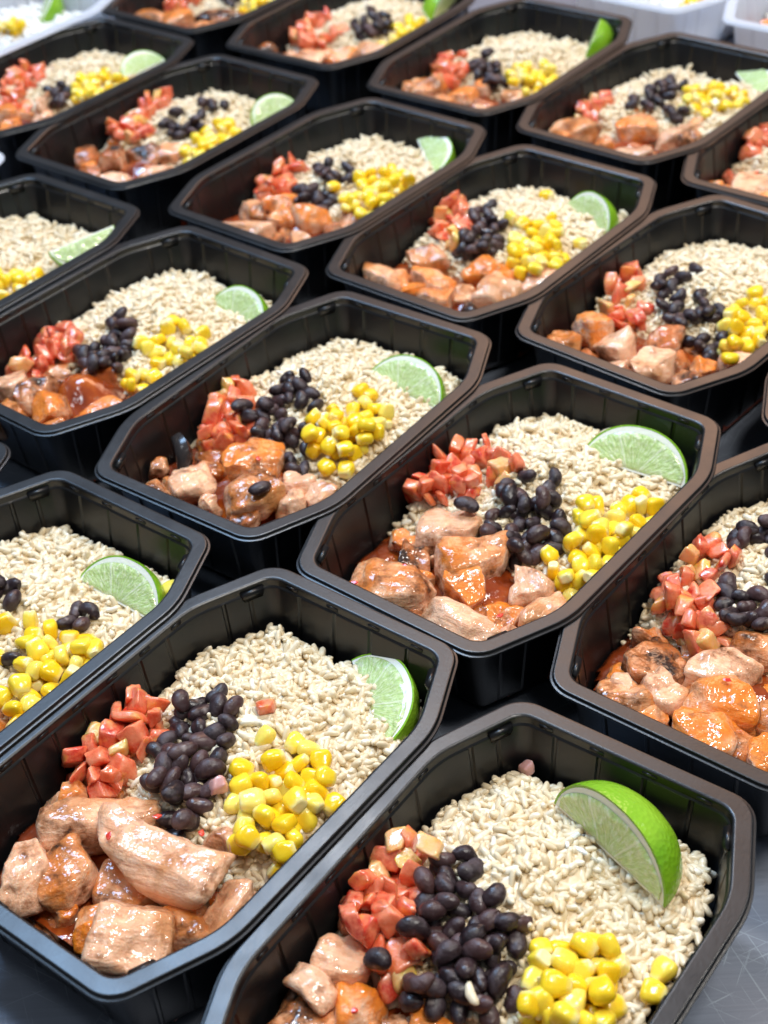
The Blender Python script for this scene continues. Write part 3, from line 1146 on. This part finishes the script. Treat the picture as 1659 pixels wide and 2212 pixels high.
# ------------------------------------------------------------------ the trays and what lies in them
# place: x, y (tray widths), turn.   key: how labels tell this tray from the others
T = {
 'A': dict(at=(-0.5402, 2.8556, 0.8838), key='tray with a big square salmon chunk beside bare steel',
    rice=(26, 6, 8), corn=([(600, 1690, 120, 105), (580, 1800, 75, 80)], 40), bean=([(455, 1570, 85, 62), (400, 1660, 85, 80), (395, 1745, 45, 40)], 40),
    tomato=([(300, 1565, 65, 60), (225, 1640, 75, 55)], 34),
    chunk=[(80, 1772, 343, 1732, 20, 17, 34, 'pale', 'long pink salmon slab under the tomato cubes beside bare steel'),
           (213, 1772, 505, 1890, 25, 18, 41, 'pale', 'long salmon slab with orange glaze lying across its neighbours by the corn'),
           (455, 1810, 515, 1835, 15, 16, 31, 'pale'), (70, 1890, 190, 1855, 25, 17, 32, 'tan'), (20, 1835, 30, 1975, 18, 18, 33, 'pale'),
           (225, 1890, 340, 1945, 20, 13, 25, 'tan'), (335, 2000, 462, 1975, 22, 15, 28, 'tan'),
           (165, 2045, 320, 2055, 31, 24, 38, 'pale', 'big square pink salmon chunk beside the bare steel'), (415, 2055, 545, 1915, 15, 15, 30, 'pale'),
           (320, 2095, 400, 2060, 18, 12, 20, 'charred'), (60, 1995, 145, 1985, 24, 12, 19, 'charred'), (127, 1720, 180, 1710, 14, 12, 31, 'tan')],
    lime=((766, 1445, 27), (818, 1595, 27), (906, 1490, 37), 0.98), limel='lime wedge cut face up beside the tallest mound of rice'),
 'B': dict(at=(0.2000, 2.1980, 0.9050), key='tray whose lime wedge shows a broad green rind',
    rice=(30, 12, 13), corn=([(1245, 2100, 112, 72), (1235, 2195, 105, 60)], 36), bean=([(1000, 1935, 105, 60), (1010, 2030, 130, 75), (1000, 2130, 130, 70)], 54),
    tomato=([(870, 1890, 85, 55), (810, 1970, 85, 70), (850, 2070, 55, 50)], 34),
    chunk=[(686, 2059, 773, 2076, 22, 18, 32, 'pale'), (630, 2096, 720, 2172, 12, 10, 33, 'pale'), (733, 2169, 820, 2159, 20, 17, 30, 'orange'),
           (553, 2152, 666, 2172, 28, 20, 30, 'charred'), (690, 2225, 820, 2235, 20, 15, 27, 'orange'), (895, 2219, 990, 2219, 20, 15, 27, 'orange'),
           (600, 2240, 700, 2260, 22, 15, 24, 'dark')],
    lime=((1200, 1738, 32), (1432, 1958, 31), (1372, 1798, 50), 1.10), limel='lime wedge standing with its broad green rind up'),
 'C': dict(at=(0.4583, 3.9401, 0.8574), key='tray with a lone bean on its tomatoes',
    rice=(34, 12, 13), corn=([(1330, 1110, 105, 50), (1265, 1190, 100, 85)], 40), bean=([(1145, 1075, 75, 45), (1130, 1145, 95, 58)], 36),
    tomato=([(1015, 1010, 85, 55), (955, 1050, 75, 40), (1090, 1040, 35, 30)], 37),
    chunk=[(905, 1122, 1042, 1129, 22, 16, 33, 'pale'), (858, 1186, 934, 1199, 18, 14, 30, 'charred'), (941, 1208, 1100, 1183, 24, 16, 36, 'tan', 'browned salmon slab lying highest under the beans beside the lone bean'),
           (756, 1240, 934, 1272, 25, 17, 36, 'tan'), (960, 1269, 1049, 1250, 20, 15, 33, 'orange'), (1131, 1222, 1144, 1300, 17, 15, 32, 'pale'),
           (1132, 1358, 1233, 1281, 14, 14, 31, 'pale'), (910, 1322, 1087, 1383, 19, 17, 36, 'pale'), (743, 1272, 832, 1307, 12, 12, 31, 'tan'),
           (1055, 1313, 1112, 1345, 18, 13, 27, 'orange'), (858, 1316, 909, 1313, 16, 13, 30, 'dark'), (1090, 1385, 1125, 1375, 11, 11, 29, 'pale')],
    lime=((1257, 985, 28), (1478, 1055, 28), (1390, 925, 43), 1.03), limel='lime wedge with a wide pale cut face in the brown edged tray'),
 'D': dict(at=(1.2018, 3.3666, 0.872), key='tray with a char topped salmon chunk near orange slabs',
    rice=(20, 18, 11), corn=([(1720, 1330, 50, 60)], 6), bean=([(1640, 1210, 75, 50), (1630, 1310, 85, 65)], 30),
    tomato=([(1530, 1230, 60, 45), (1485, 1290, 65, 50), (1530, 1350, 55, 40)], 33),
    chunk=[(1353, 1439, 1469, 1395, 24, 18, 34, 'charred'), (1506, 1416, 1626, 1466, 22, 15, 34, 'pale'), (1579, 1389, 1690, 1410, 22, 16, 34, 'tan'),
           (1293, 1523, 1389, 1508, 24, 17, 34, 'tan'), (1389, 1506, 1469, 1456, 19, 15, 33, 'pale'), (1466, 1489, 1636, 1523, 28, 19, 38, 'orange', 'thick orange glazed salmon slab beside the char topped chunk'),
           (1420, 1585, 1579, 1630, 24, 17, 35, 'orange'), (1573, 1604, 1660, 1640, 20, 15, 31, 'dark'), (1326, 1479, 1366, 1486, 12, 11, 31, 'pale'),
           (1646, 1523, 1720, 1540, 22, 17, 34, 'tan'), (1380, 1570, 1430, 1560, 18, 13, 28, 'orange'), (1640, 1690, 1720, 1720, 22, 17, 33, 'orange')]),
 'E': dict(at=(-1.3073, 3.446, 0.88), key='tray with split beans resting on its corn',
    rice=(24, 8, 8), corn=([(60, 1400, 100, 55), (130, 1420, 85, 85), (60, 1510, 70, 55)], 36), bean=([(20, 1300, 35, 30), (160, 1335, 45, 20), (25, 1425, 14, 14)], 10),
    tomato=None, chunk=[(-90, 1560, 0, 1580, 22, 16, 30, 'tan')],
    lime=((180, 1262, 28), (322, 1340, 28), (285, 1208, 41), 0.93), limel='lime wedge with bright green cut face above split beans and corn'),
 'F': dict(at=(-0.2732, 4.5504, 0.9064), key='tray with a curled black skin strip',
    rice=(30, 8, 11), corn=([(760, 905, 90, 50), (735, 950, 85, 40)], 37), bean=([(650, 860, 55, 40), (610, 910, 85, 50), (640, 975, 45, 28)], 38),
    tomato=([(500, 850, 45, 45), (485, 915, 62, 45)], 30),
    chunk=[(476, 996, 605, 986, 24, 17, 39, 'orange', 'rounded orange glazed salmon chunk on top near a curled skin strip'), (489, 1092, 595, 1046, 26, 18, 34, 'tan'),
           (370, 1058, 456, 1016, 21, 16, 34, 'pale'), (317, 1056, 370, 1076, 15, 13, 31, 'tan'), (436, 1092, 463, 1076, 10, 12, 30, 'pale'), (615, 1043, 681, 1043, 17, 14, 31, 'pale'),
           (608, 1092, 648, 1089, 15, 13, 31, 'pale'), (661, 1078, 727, 1062, 15, 14, 32, 'pale'), (675, 996, 780, 976, 17, 13, 27, 'pale'), (489, 1129, 549, 1142, 16, 12, 27, 'dark'),
           (330, 1000, 350, 1015, 10, 10, 25, 'tan')],
    lime=((806, 820, 28), (932, 882, 28), (895, 766, 42), 0.95), limel='lime wedge leaning near the tray wall over the tallest corn heap'),
 'G': dict(at=(-0.9968, 5.2034, 0.8507), key='tray with red sauce pooled over its salmon',
    rice=(28, 8, 9), corn=([(375, 750, 80, 42), (325, 815, 55, 42)], 32), bean=([(270, 725, 42, 35), (225, 765, 60, 35)], 26),
    tomato=([(125, 725, 48, 35), (65, 765, 50, 32)], 24),
    chunk=[(-5, 824, 40, 818, 20, 15, 31, 'pale'), (40, 842, 112, 838, 22, 17, 34, 'charred'), (73, 880, 146, 871, 20, 15, 32, 'orange'), (139, 811, 185, 831, 15, 13, 31, 'charred'),
           (198, 791, 258, 811, 20, 13, 29, 'dark'), (60, 926, 146, 917, 16, 14, 31, 'tan'), (152, 915, 265, 877, 14, 12, 25, 'orange'), (-5, 871, 33, 904, 16, 14, 31, 'tan'),
           (150, 865, 220, 850, 22, 11, 24, 'orange')],
    lime=((474, 668, 27), (540, 709, 27), (560, 622, 42), 0.88), limel='lime wedge half turned beside a red sauce covered salmon tray'),
 'I': dict(at=(0.5679, 5.8106, 0.8559), key='tray with one corn kernel high on its rice',
    rice=(30, 8, 9), corn=([(1150, 515, 62, 38), (1160, 565, 60, 38)], 34), bean=([(1050, 490, 52, 32), (1030, 525, 55, 35)], 30),
    tomato=([(960, 455, 42, 32), (975, 500, 42, 32)], 20),
    chunk=[(785, 583, 881, 583, 24, 20, 33, 'tan'), (878, 547, 966, 535, 22, 17, 34, 'tan'), (888, 603, 984, 607, 18, 14, 31, 'orange'), (851, 631, 924, 625, 12, 11, 29, 'orange'),
           (900, 645, 984, 637, 19, 14, 30, 'tan'), (990, 591, 1105, 583, 19, 15, 33, 'orange'), (1050, 615, 1105, 627, 24, 19, 35, 'pale', 'pale grey streaked salmon piece facing orange chunks by the corn'),
           (1129, 627, 1201, 589, 15, 14, 30, 'pale'), (995, 668, 1030, 672, 14, 11, 24, 'charred')],
    lime=((1229, 455, 27), (1300, 511, 27), (1278, 434, 38), 0.88), limel='lime wedge resting on rice beside the single high corn kernel'),
 'J': dict(at=(1.319, 5.2057, 0.8029), key='tray with mashed beans over dark glossy sauce',
    rice=(24, 6, 10), corn=([(1620, 690, 75, 48), (1600, 730, 50, 30)], 28), bean=([(1470, 625, 65, 30), (1490, 665, 75, 40), (1530, 715, 45, 42)], 30),
    tomato=([(1355, 615, 42, 38), (1345, 660, 52, 32)], 21),
    chunk=[(1180, 740, 1249, 746, 20, 16, 32, 'tan'), (1255, 706, 1316, 692, 20, 17, 35, 'orange'), (1298, 742, 1352, 710, 22, 17, 37, 'pale'), (1292, 790, 1340, 800, 17, 14, 33, 'pale'),
           (1376, 778, 1442, 782, 24, 18, 36, 'pale'), (1406, 730, 1473, 736, 20, 14, 32, 'dark'), (1503, 790, 1533, 796, 16, 14, 32, 'orange'), (1454, 832, 1515, 830, 16, 13, 31, 'charred'),
           (1557, 796, 1630, 782, 16, 14, 31, 'pale'), (1440, 780, 1490, 800, 15, 13, 30, 'dark'), (1340, 815, 1400, 825, 14, 11, 30, 'tan')]),
 'K': dict(at=(-0.1403, 6.4539, 0.8532), key='tray with one corn kernel among its beans',
    rice=(28, 6, 10), corn=([(830, 400, 75, 32), (790, 440, 55, 32)], 34), bean=([(720, 385, 42, 24), (690, 415, 55, 28)], 22),
    tomato=([(625, 365, 28, 20), (598, 395, 42, 26)], 17),
    chunk=[(460, 478, 593, 508, 15, 14, 31, 'pale'), (525, 460, 571, 450, 16, 14, 31, 'tan'), (571, 431, 635, 439, 15, 13, 31, 'orange'), (585, 468, 628, 466, 17, 14, 31, 'orange'),
           (640, 473, 714, 457, 20, 17, 34, 'orange'), (632, 521, 687, 515, 17, 14, 30, 'pale'), (735, 489, 794, 462, 15, 13, 29, 'tan'), (555, 520, 610, 530, 14, 11, 28, 'dark'), (700, 505, 740, 500, 14, 10, 26, 'dark')],
    lime=((900, 300, 30), (935, 380, 27), (995, 318, 38), 0.92), limel='lime wedge overhanging its rice with white membrane showing'),
 'L': dict(at=(-1.7509, 5.8139, 0.872), key='tray with a lime lying face up on its rice',
    rice=(8, 14, 6), corn=([(30, 615, 70, 30)], 16), bean=None, tomato=None, chunk=[],
    lime=((114, 540, 43), (236, 490, 43), (186, 562, 34), 0.86), limel='lime wedge lying cut face up with dark green rind below'),
 'M': dict(at=(-0.9421, 7.1383, 0.872), key='tray with one bean stranded on its rice',
    rice=(28, 8, 9), corn=([(470, 300, 55, 28), (430, 335, 35, 26)], 26), bean=([(440, 248, 28, 24), (395, 280, 48, 24)], 18),
    tomato=([(325, 215, 38, 30), (295, 265, 58, 36)], 28),
    chunk=[(159, 341, 222, 330, 18, 14, 29, 'dark'), (215, 343, 275, 341, 20, 15, 31, 'dark'), (286, 320, 339, 341, 18, 15, 32, 'charred'), (339, 325, 402, 330, 18, 14, 31, 'tan'),
           (296, 383, 392, 372, 17, 14, 30, 'pale'), (205, 390, 286, 396, 16, 13, 29, 'pale'), (235, 305, 290, 300, 14, 12, 28, 'orange'), (170, 372, 215, 378, 14, 11, 26, 'dark')],
    lime=((566, 268, 29), (632, 236, 30), (606, 199, 40), 0.78), limel='lime wedge leaning on the wall behind the stranded bean'),
 'N': dict(at=(1.5105, 7.0696, 0.8391), key='tray with a black strip between salmon pieces',
    rice=(26, 6, 9), corn=([(1560, 215, 55, 26), (1510, 230, 42, 24)], 26), bean=([(1450, 205, 35, 22), (1400, 225, 48, 20), (1465, 245, 22, 18)], 20),
    tomato=([(1290, 220, 42, 20), (1260, 245, 35, 18)], 14),
    chunk=[(1192, 287, 1300, 270, 26, 18, 33, 'tan'), (1332, 270, 1423, 268, 24, 16, 33, 'orange'), (1321, 324, 1423, 335, 17, 14, 31, 'pale'), (1439, 311, 1509, 260, 18, 15, 31, 'pale'),
           (1462, 308, 1514, 297, 10, 9, 32, 'charred', 'black charred strip lying between pink salmon pieces'), (1348, 238, 1407, 238, 14, 12, 31, 'orange'), (1285, 310, 1325, 318, 16, 12, 28, 'orange')],
    lime=((1590, 160, 30), (1625, 205, 27), (1665, 150, 38), 0.95), limel='lime wedge over the corn beside the black charred strip'),
 'P': dict(at=(0.7897, 7.7073, 0.882), key='tray with a rind out lime near white trays',
    rice=(28, 6, 9), corn=([(1140, 155, 42, 32), (1160, 180, 55, 26)], 24), bean=([(1065, 140, 50, 22), (1060, 165, 35, 22)], 18),
    tomato=([(975, 140, 50, 30)], 14),
    chunk=[(838, 174, 891, 179, 20, 16, 32, 'tan'), (891, 174, 961, 168, 18, 15, 34, 'tan'), (934, 211, 983, 217, 16, 13, 30, 'tan'), (972, 206, 1026, 215, 18, 13, 30, 'orange'),
           (1026, 179, 1058, 185, 16, 13, 31, 'orange'), (965, 228, 999, 233, 12, 10, 28, 'charred'), (1026, 238, 1063, 238, 12, 11, 28, 'pale'), (1085, 201, 1133, 211, 16, 13, 29, 'pale')],
    lime=((1264, 122, 27), (1284, 66, 33), (1284, 82, 46), 0.82), limel='lime wedge with its green rind out near white trays'),
 'O': dict(at=(2.1807, 6.4484, 0.872), key='tray with a thin salmon sliver by its wall',
    rice=(26, 6, 9), corn=None, bean=None, tomato=([(1640, 300, 35, 32), (1600, 350, 32, 22)], 14),
    chunk=[(1520, 389, 1580, 415, 7, 7, 29, 'orange', 'thin orange salmon sliver lying by the tray wall'), (1584, 396, 1680, 400, 24, 17, 33, 'pale'), (1590, 425, 1670, 435, 14, 11, 27, 'orange')]),
 'Q': dict(at=(-1.6274, 7.7907, 0.872), key='tray with a salmon strip beside its tomatoes',
    rice=(28, 6, 9), corn=([(180, 200, 42, 22), (235, 185, 45, 16)], 22), bean=([(128, 200, 22, 28)], 8),
    tomato=([(50, 165, 55, 32), (20, 195, 50, 32)], 28),
    chunk=[(-5, 245, 42, 240, 18, 14, 31, 'orange'), (48, 256, 79, 245, 14, 12, 30, 'tan'), (84, 238, 110, 195, 9, 16, 36, 'pale'), (70, 268, 120, 256, 14, 11, 28, 'pale'), (0, 280, 50, 275, 16, 11, 28, 'orange')],
    lime=((284, 166, 29), (344, 137, 30), (318, 99, 40), 0.76), limel='small lime wedge at the wall of the tomato heavy tray'),
 'R': dict(at=(0.0248, 8.3887, 0.8972), key='tray with silver skinned salmon under its tomatoes',
    rice=(28, 6, 9), corn=([(890, 65, 36, 22), (850, 95, 30, 20)], 22), bean=([(805, 60, 44, 26)], 18),
    tomato=([(690, 55, 68, 32)], 24),
    chunk=[(550, 108, 587, 113, 16, 13, 29, 'charred'), (598, 129, 704, 134, 22, 16, 32, 'pale'), (709, 118, 762, 124, 20, 16, 32, 'orange'), (775, 103, 820, 118, 16, 14, 31, 'pale'), (640, 145, 720, 150, 16, 12, 28, 'tan')],
    lime=((946, 42, 26), (985, 2, 32), (965, 5, 36), 0.86), limel='lime wedge at the far rim of the silver skinned salmon tray'),
 'S': dict(at=(-0.7295, 9.0099, 0.872), key='tray of blackened salmon next to a white tray',
    rice=(28, 6, 9), corn=([(560, 12, 45, 18)], 16), bean=([(500, -5, 30, 18)], 8), tomato=([(390, -20, 60, 25)], 14),
    chunk=[(270, 30, 349, 34, 20, 15, 31, 'tan'), (349, 39, 423, 28, 20, 16, 33, 'orange'), (423, 34, 529, 44, 20, 15, 31, 'charred'), (420, 62, 480, 60, 16, 12, 28, 'tan'), (330, 55, 400, 62, 14, 11, 27, 'pale')]),
 'H': dict(at=(-2.054, 4.0242, 0.872), key=None),
 'T': dict(at=(2.1091, 4.5815, 0.872), key=None),
}
SHORT = {'A': 'tray with the big square salmon', 'B': 'tray with broad green lime rind', 'C': 'tray with lone bean on tomatoes', 'D': 'tray with char topped salmon', 'E': 'tray with beans on corn', 'F': 'tray with curled black skin strip', 'G': 'tray with pooled red sauce', 'I': 'tray with kernel high on rice', 'J': 'tray with mashed beans on sauce', 'K': 'tray with kernel among beans', 'L': 'tray with lime lying face up', 'M': 'tray with bean stranded on rice', 'N': 'tray with black strip in salmon', 'P': 'tray with rind out lime', 'O': 'tray with thin salmon sliver', 'Q': 'tray with salmon strip by tomatoes', 'R': 'tray with silver skinned salmon', 'S': 'tray with blackened salmon'}
FAR_CORN = {'K', 'L', 'M', 'N', 'P', 'Q', 'R', 'S'}
FAR_BEAN = {'K', 'M', 'N', 'P', 'Q', 'R', 'S'}
FAR_TOM = {'P', 'S', 'O', 'Q', 'R'}
GR_TRAY = 'black meal trays set out in rows'
HP = {}
for ti, (nm, t) in enumerate(T.items()):
    key = t['key']
    if key is None:
        lab = {'H': 'black tray whose corner touches the red sauced salmon tray', 'T': 'black tray whose corner touches the brown edged tray of the lone bean'}[nm]
        build_tray(t['at'], lab, GR_TRAY)
        continue
    M = build_tray(t['at'], 'black plastic ' + key, GR_TRAY)
    hp = HP[nm] = Heap(M)
    hp.spec = t
    rr = random.Random(100 + ti)
    far = nm in 'KLMNPQRSO'
    build_rice(hp, ti + 1, t['rice'], {True: 1700, False: 2400}[far], far, 'brown_rice', 'mound of brown rice in the %s' % key, 'mounds of brown rice')
    if t['chunk']:
        build_sauce(hp, ti + 1, key, {'G': 14, 'J': 11, 'F': 10, 'C': 11, 'M': 11, 'A': 2, 'B': 4, 'D': 10}.get(nm, 8))
    for c in t['chunk']:
        build_chunk(hp, c, SHORT[nm], 'salmon chunks in sauce')
    if len(t['chunk']) > 4:
        for q in range(6 if not far else 4):
            for _t in range(30):
                u, v = rr.uniform(-72, -14) * mm, rr.uniform(-48, 48) * mm
                if wall_gap(u, v) > 20 * mm and hp.rest(u, v, 5 * mm, 60) < 19 * mm:
                    a_ = rr.uniform(0, 3.14)
                    l_ = rr.uniform(10, 17) * mm
                    z_ = rr.uniform(22, 27)
                    # endpoints are given in the tray, so bypass the picture
                    e1 = (u - l_ / 2 * math.cos(a_), v - l_ / 2 * math.sin(a_))
                    e2 = (u + l_ / 2 * math.cos(a_), v + l_ / 2 * math.sin(a_))
                    build_chunk(hp, (e1, e2, None, None, rr.uniform(8, 11.4), rr.uniform(9, 12), z_, rr.choice(['tan', 'orange', 'dark', 'pale'])), SHORT[nm], 'salmon chunks in sauce')
                    break
    for kind, nme, cat, T_, meset, farset, word in (
            ('tomato', 'tomato_cube', 'tomato', DICE, DICE_ME, FAR_TOM, 'red tomato cube'),
            ('bean', 'black_bean', 'bean', BEANlo, BEAN_ME, FAR_BEAN, 'glossy black bean'),
            ('corn', 'corn_kernel', 'corn', KERlo, KER_ME, FAR_CORN, 'yellow corn kernel')):
        if not t.get(kind):
            continue
        pl = heap(hp, kind, t[kind][0], t[kind][1], rr)
        if nm in farset:
            me = merged(T_, [(k % len(T_), m_) for m_, k in pl], nme + 's', MAT[kind, True])
            obj({'tomato': 'diced_tomato', 'bean': 'black_beans', 'corn': 'sweet_corn'}[kind], me, None, M,
                'heap of %s in the %s' % ({'tomato': 'diced tomato', 'bean': 'black beans', 'corn': 'yellow corn'}[kind], key), cat, 'heaps of ' + {'tomato': 'diced tomato', 'bean': 'black beans', 'corn': 'corn'}[kind], 'stuff')
        else:
            zmid = sorted(m_.translation.z for m_, k in pl)[int(len(pl) * 0.6)]
            for i, (m_, k) in enumerate(pl):
                pale = kind == 'tomato' and k % 14 == 0
                me = PDICE_ME[k % len(PDICE_ME)] if pale else meset[k % len(meset)]
                wd = 'pale tomato cube' if pale else word
                where = 'topping its heap' if m_.translation.z > zmid else 'low in its heap'
                obj(nme, me, None, M @ m_, '%s %s in the %s' % (wd, where, SHORT[nm]), cat, {'tomato': 'tomato cubes', 'bean': 'black beans', 'corn': 'corn kernels'}[kind])
    if 'lime' in t:
        build_lime(hp, t['lime'], t['limel'])

# single pieces that lie apart
rr = random.Random(5)
one(HP['C'], 1007, 1070, 'bean', rr, 'lone black bean lying on the tomato cubes')
one(HP['C'], 1325, 918, 'grain', rr, 'white rice grain stuck to the wall by the wide pale lime')
one(HP['A'], 722, 1758, 'corn', rr, 'single corn kernel on the rice at the wall beside its corn heap')
one(HP['A'], 470, 1682, 'onion', rr, 'pale onion dice between the beans and corn beside the big square salmon')
one(HP['A'], 575, 1535, 'tomato', rr, 'small red tomato bit on the rice behind its black beans')
one(HP['B'], 1430, 2105, 'corn', rr, 'lone corn kernel near the broad green lime rind by the wall')
one(HP['B'], 1412, 2150, 'corn', rr, 'small corn kernel against the tray wall under another lone kernel')
one(HP['B'], 1180, 1628, 'onion', rr, 'pink onion dice at the back edge of the rice')
one(HP['B'], 1015, 2140, 'grain', rr, 'pale rice grain stuck on the black beans', None, 0.034)
one(HP['B'], 802, 1858, 'tomato', rr, 'pale green yellow tomato cube on top of red ones by the wall', None, 0.03, None, True)
one(HP['B'], 880, 1838, 'tomato', rr, 'pale green yellow tomato cube against the rice', None, 0.03, None, True)
one(HP['B'], 930, 1850, 'tomato', rr, 'golden yellow tomato cube against the rice', None, 0.03, None, True)
one(HP['B'], 815, 2075, 'bean', rr, 'lone black bean between tomato cubes and pale salmon')
one(HP['E'], 375, 1282, 'corn', rr, 'single corn kernel squeezed between lime wedge and tray wall')
one(HP['F'], 524, 882, 'bean', rr, 'lone black bean between tomatoes and rice near a curled skin strip')
one(HP['F'], 570, 1118, 'bean', rr, 'black bean among the salmon chunks near a curled skin strip')
for x, y in ((705, 1015), (745, 992), (748, 1028)):
    one(HP['F'], x, y, 'corn', rr, 'corn kernel fallen onto pink salmon below the tallest corn heap', 'corn kernels')
one(HP['I'], 1181, 427, 'corn', rr, 'single corn kernel lying high on the rice', None, 0.03)
one(HP['I'], 1255, 530, 'corn', rr, 'single corn kernel on rice below its lime wedge')
one(HP['J'], 1580, 766, 'corn', rr, 'big corn kernel on salmon below the mashed beans')
one(HP['K'], 718, 390, 'corn', rr, 'single corn kernel lying on the black beans')
one(HP['M'], 487, 229, 'bean', rr, 'single black bean stranded on the rice')

# curled strip of black skin
def strip():
    hp = HP['F']
    V, Fc = [], []
    n, wdt = 12, 9 * mm
    for i in range(n + 1):
        a = i / n
        for j in range(5):
            b = j / 4 - 0.5
            x = (a - 0.5) * 22 * mm
            z = (7 * math.sin(a * 2.6) + 2.4 * math.cos(b * 4.5)) * mm
            V.append((x, b * wdt * (1 - 0.5 * (2 * a - 1) ** 2), z))
    for i in range(n):
        for j in range(4):
            a = i * 5 + j
            Fc.append((a, a + 5, a + 6, a + 1))
    m_ = len(V)
    V2 = [(x, y * 0.96, z - 1.5 * mm) for x, y, z in V]
    Fb = [tuple(reversed([i + m_ for i in f])) for f in Fc]
    ed = {}
    for f in Fc:
        for i in range(4):
            ed[f[i], f[(i + 1) % 4]] = 1
    sd = [(b, a, a + m_, b + m_) for (a, b) in ed if (b, a) not in ed]
    me = mesh('skin_strip', V + V2, Fc + Fb + sd, MAT['skin'], True, 60)
    p = hp.local(384, 965, 0.030)
    p2 = hp.local(372, 925, 0.034)
    yaw = math.atan2(p2.y - p.y, p2.x - p.x)
    obj('skin_strip', me, None, hp.M @ Matrix.Translation((p.x, p.y, 0.023)) @ Matrix.Rotation(yaw, 4, 'Z') @ Matrix.Rotation(-0.5, 4, 'Y') @ Matrix.Rotation(0.5, 4, 'X'), 'curled strip of black fish skin by the tomatoes', 'fish skin')
strip()

# two white strands on the rice beside the lime
def strands():
    hp = HP['B']
    for q in ([(1226, 1858), (1224, 1840), (1232, 1824), (1248, 1812), (1262, 1812)], [(1240, 1848), (1256, 1858), (1276, 1862), (1300, 1861)]):
        pts = []
        for x, y in q:
            l = hp.local(x, y, 0.031)
            z = hp.rest(l.x, l.y, 2 * mm, 90) + 1.2 * mm
            pts.append((l.x, l.y, z))
        V, Fc = tube(pts, 1.1 * mm)
        obj('white_strand', mesh('white_strand', V, Fc, MAT['sprout']), None, hp.M, 'curled white strand lying on the rice beside the lime', 'garnish', 'white strands')
strands()

# chili flakes
FL = mesh('flake', [(x * 1.0 * mm, y * 0.75 * mm, z * 0.4 * mm) for x, y, z in dice_template(40)[0] / (4 * mm)], DICE[0][1], MAT['chili'], True, 50)
for nm, key, pts in (('A', 'square salmon by bare steel', [(240, 1826), (440, 1822), (300, 2092), (345, 1785)]),
                ('C', 'salmon below a lone bean', [(872, 1222), (853, 1255), (998, 1288), (1080, 1300), (765, 1255)]),
                ('D', 'char topped and orange salmon', [(1393, 1570), (1570, 1480), (1530, 1425)]),
                ('F', 'salmon near a curled skin strip', [(560, 1005), (420, 1060)]),
                ('B', 'salmon near the broad green lime rind', [(726, 2036), (760, 2160)])):
    for x, y in pts:
        hp = HP[nm]
        p = hp.local(x, y, 0.036)
        z = hp.rest(p.x, p.y, 1.6 * mm, 60)
        obj('chili_flake', FL, None, hp.M @ Matrix.Translation((p.x, p.y, z - 0.1 * mm)) @ Euler((rr.uniform(-.3, .3), rr.uniform(-.3, .3), rr.uniform(0, 6.3))).to_matrix().to_4x4(),
            'red chili flake stuck on %s' % key, 'chili flake', 'chili flakes')

# ------------------------------------------------------------------ white trays behind
U0, UX, UV_ = Vector((0.40135, 3.99359)), Vector((0.92613, 1.21329)), Vector((-0.73739, 0.63607))
for wi, (i, j, lab, fill) in enumerate((
        (3.0, 2.0, 'white plastic tray of white rice and corn behind the rind out lime', 'corn'),
        (3.0, 1.0, 'white plastic tray with tomatoes behind the black charred strip tray', 'tomato'),
        (1.22, 4.97, 'white plastic tray with a lime beside the blackened salmon tray', 'lime'),
        (0.0, 4.0, 'white plastic tray beside the stranded bean tray', None))):
    c = U0 + UX * i + UV_ * j
    if wi < 2 or wi == 3:
        ov = ((-TL / 2, -TW / 2 + CV), (-TL / 2, TW / 2 - CV), None, (TL / 2, -TW / 2 + CV))[wi]
        px = ((1462, 33), (1562, 45), None, (20, 338))[wi]
        wp = at(*px, RIM)
        ct, st = math.cos(0.872), math.sin(0.872)
        c = Vector((wp.x - ov[0] * ct + ov[1] * st, wp.y - ov[0] * st - ov[1] * ct)) / S
        print('white', wi, U0 + UX * i + UV_ * j, c)
    M = build_tray((c.x, c.y, 0.872), lab, 'white meal trays', True)
    hp = Heap(M)
    k2 = {'corn': 'white tray behind the rind out lime', 'tomato': 'white tray behind the black charred strip tray', 'lime': 'white tray beside the blackened salmon'}.get(fill)
    if fill is None:
        continue
    build_rice(hp, 50 + wi, (-5, 0, 6), 1300, True, 'white_rice', 'white rice in the ' + k2, 'white rice', True, -75)
    rr = random.Random(300 + wi)
    if fill == 'corn':
        pl = heap(hp, 'corn', [(1510, 0, 50, 14)], 22, rr)
        obj('sweet_corn', merged(KERlo, [(k % 4, m_) for m_, k in pl], 'sweet_corn', MAT['corn', True]), None, M, 'heap of yellow corn in the ' + k2, 'corn', 'heaps of corn', 'stuff')
    if fill == 'tomato':
        pl = heap(hp, 'tomato', [(1645, 35, 25, 18)], 14, rr)
        obj('diced_tomato', merged(DICE, [(k % 12, m_) for m_, k in pl], 'diced_tomato', MAT['tomato', True]), None, M, 'heap of diced tomato in the ' + k2, 'tomato', 'heaps of diced tomato', 'stuff')
    if fill == 'lime':
        pl = heap(hp, 'corn', [(20, 72, 35, 12)], 14, rr)
        obj('sweet_corn', merged(KERlo, [(k % 4, m_) for m_, k in pl], 'sweet_corn', MAT['corn', True]), None, M, 'heap of yellow corn in the ' + k2, 'corn', 'heaps of corn', 'stuff')
        build_lime(hp, ((85, 45, 26), (95, 0, 32), (110, 10, 38), 0.85), 'lime wedge with rind out on white rice in a white tray')
print('objects', len(bpy.data.objects), 'tris', sum(sum(len(p.vertices) - 2 for p in me.polygons) for me in bpy.data.meshes))
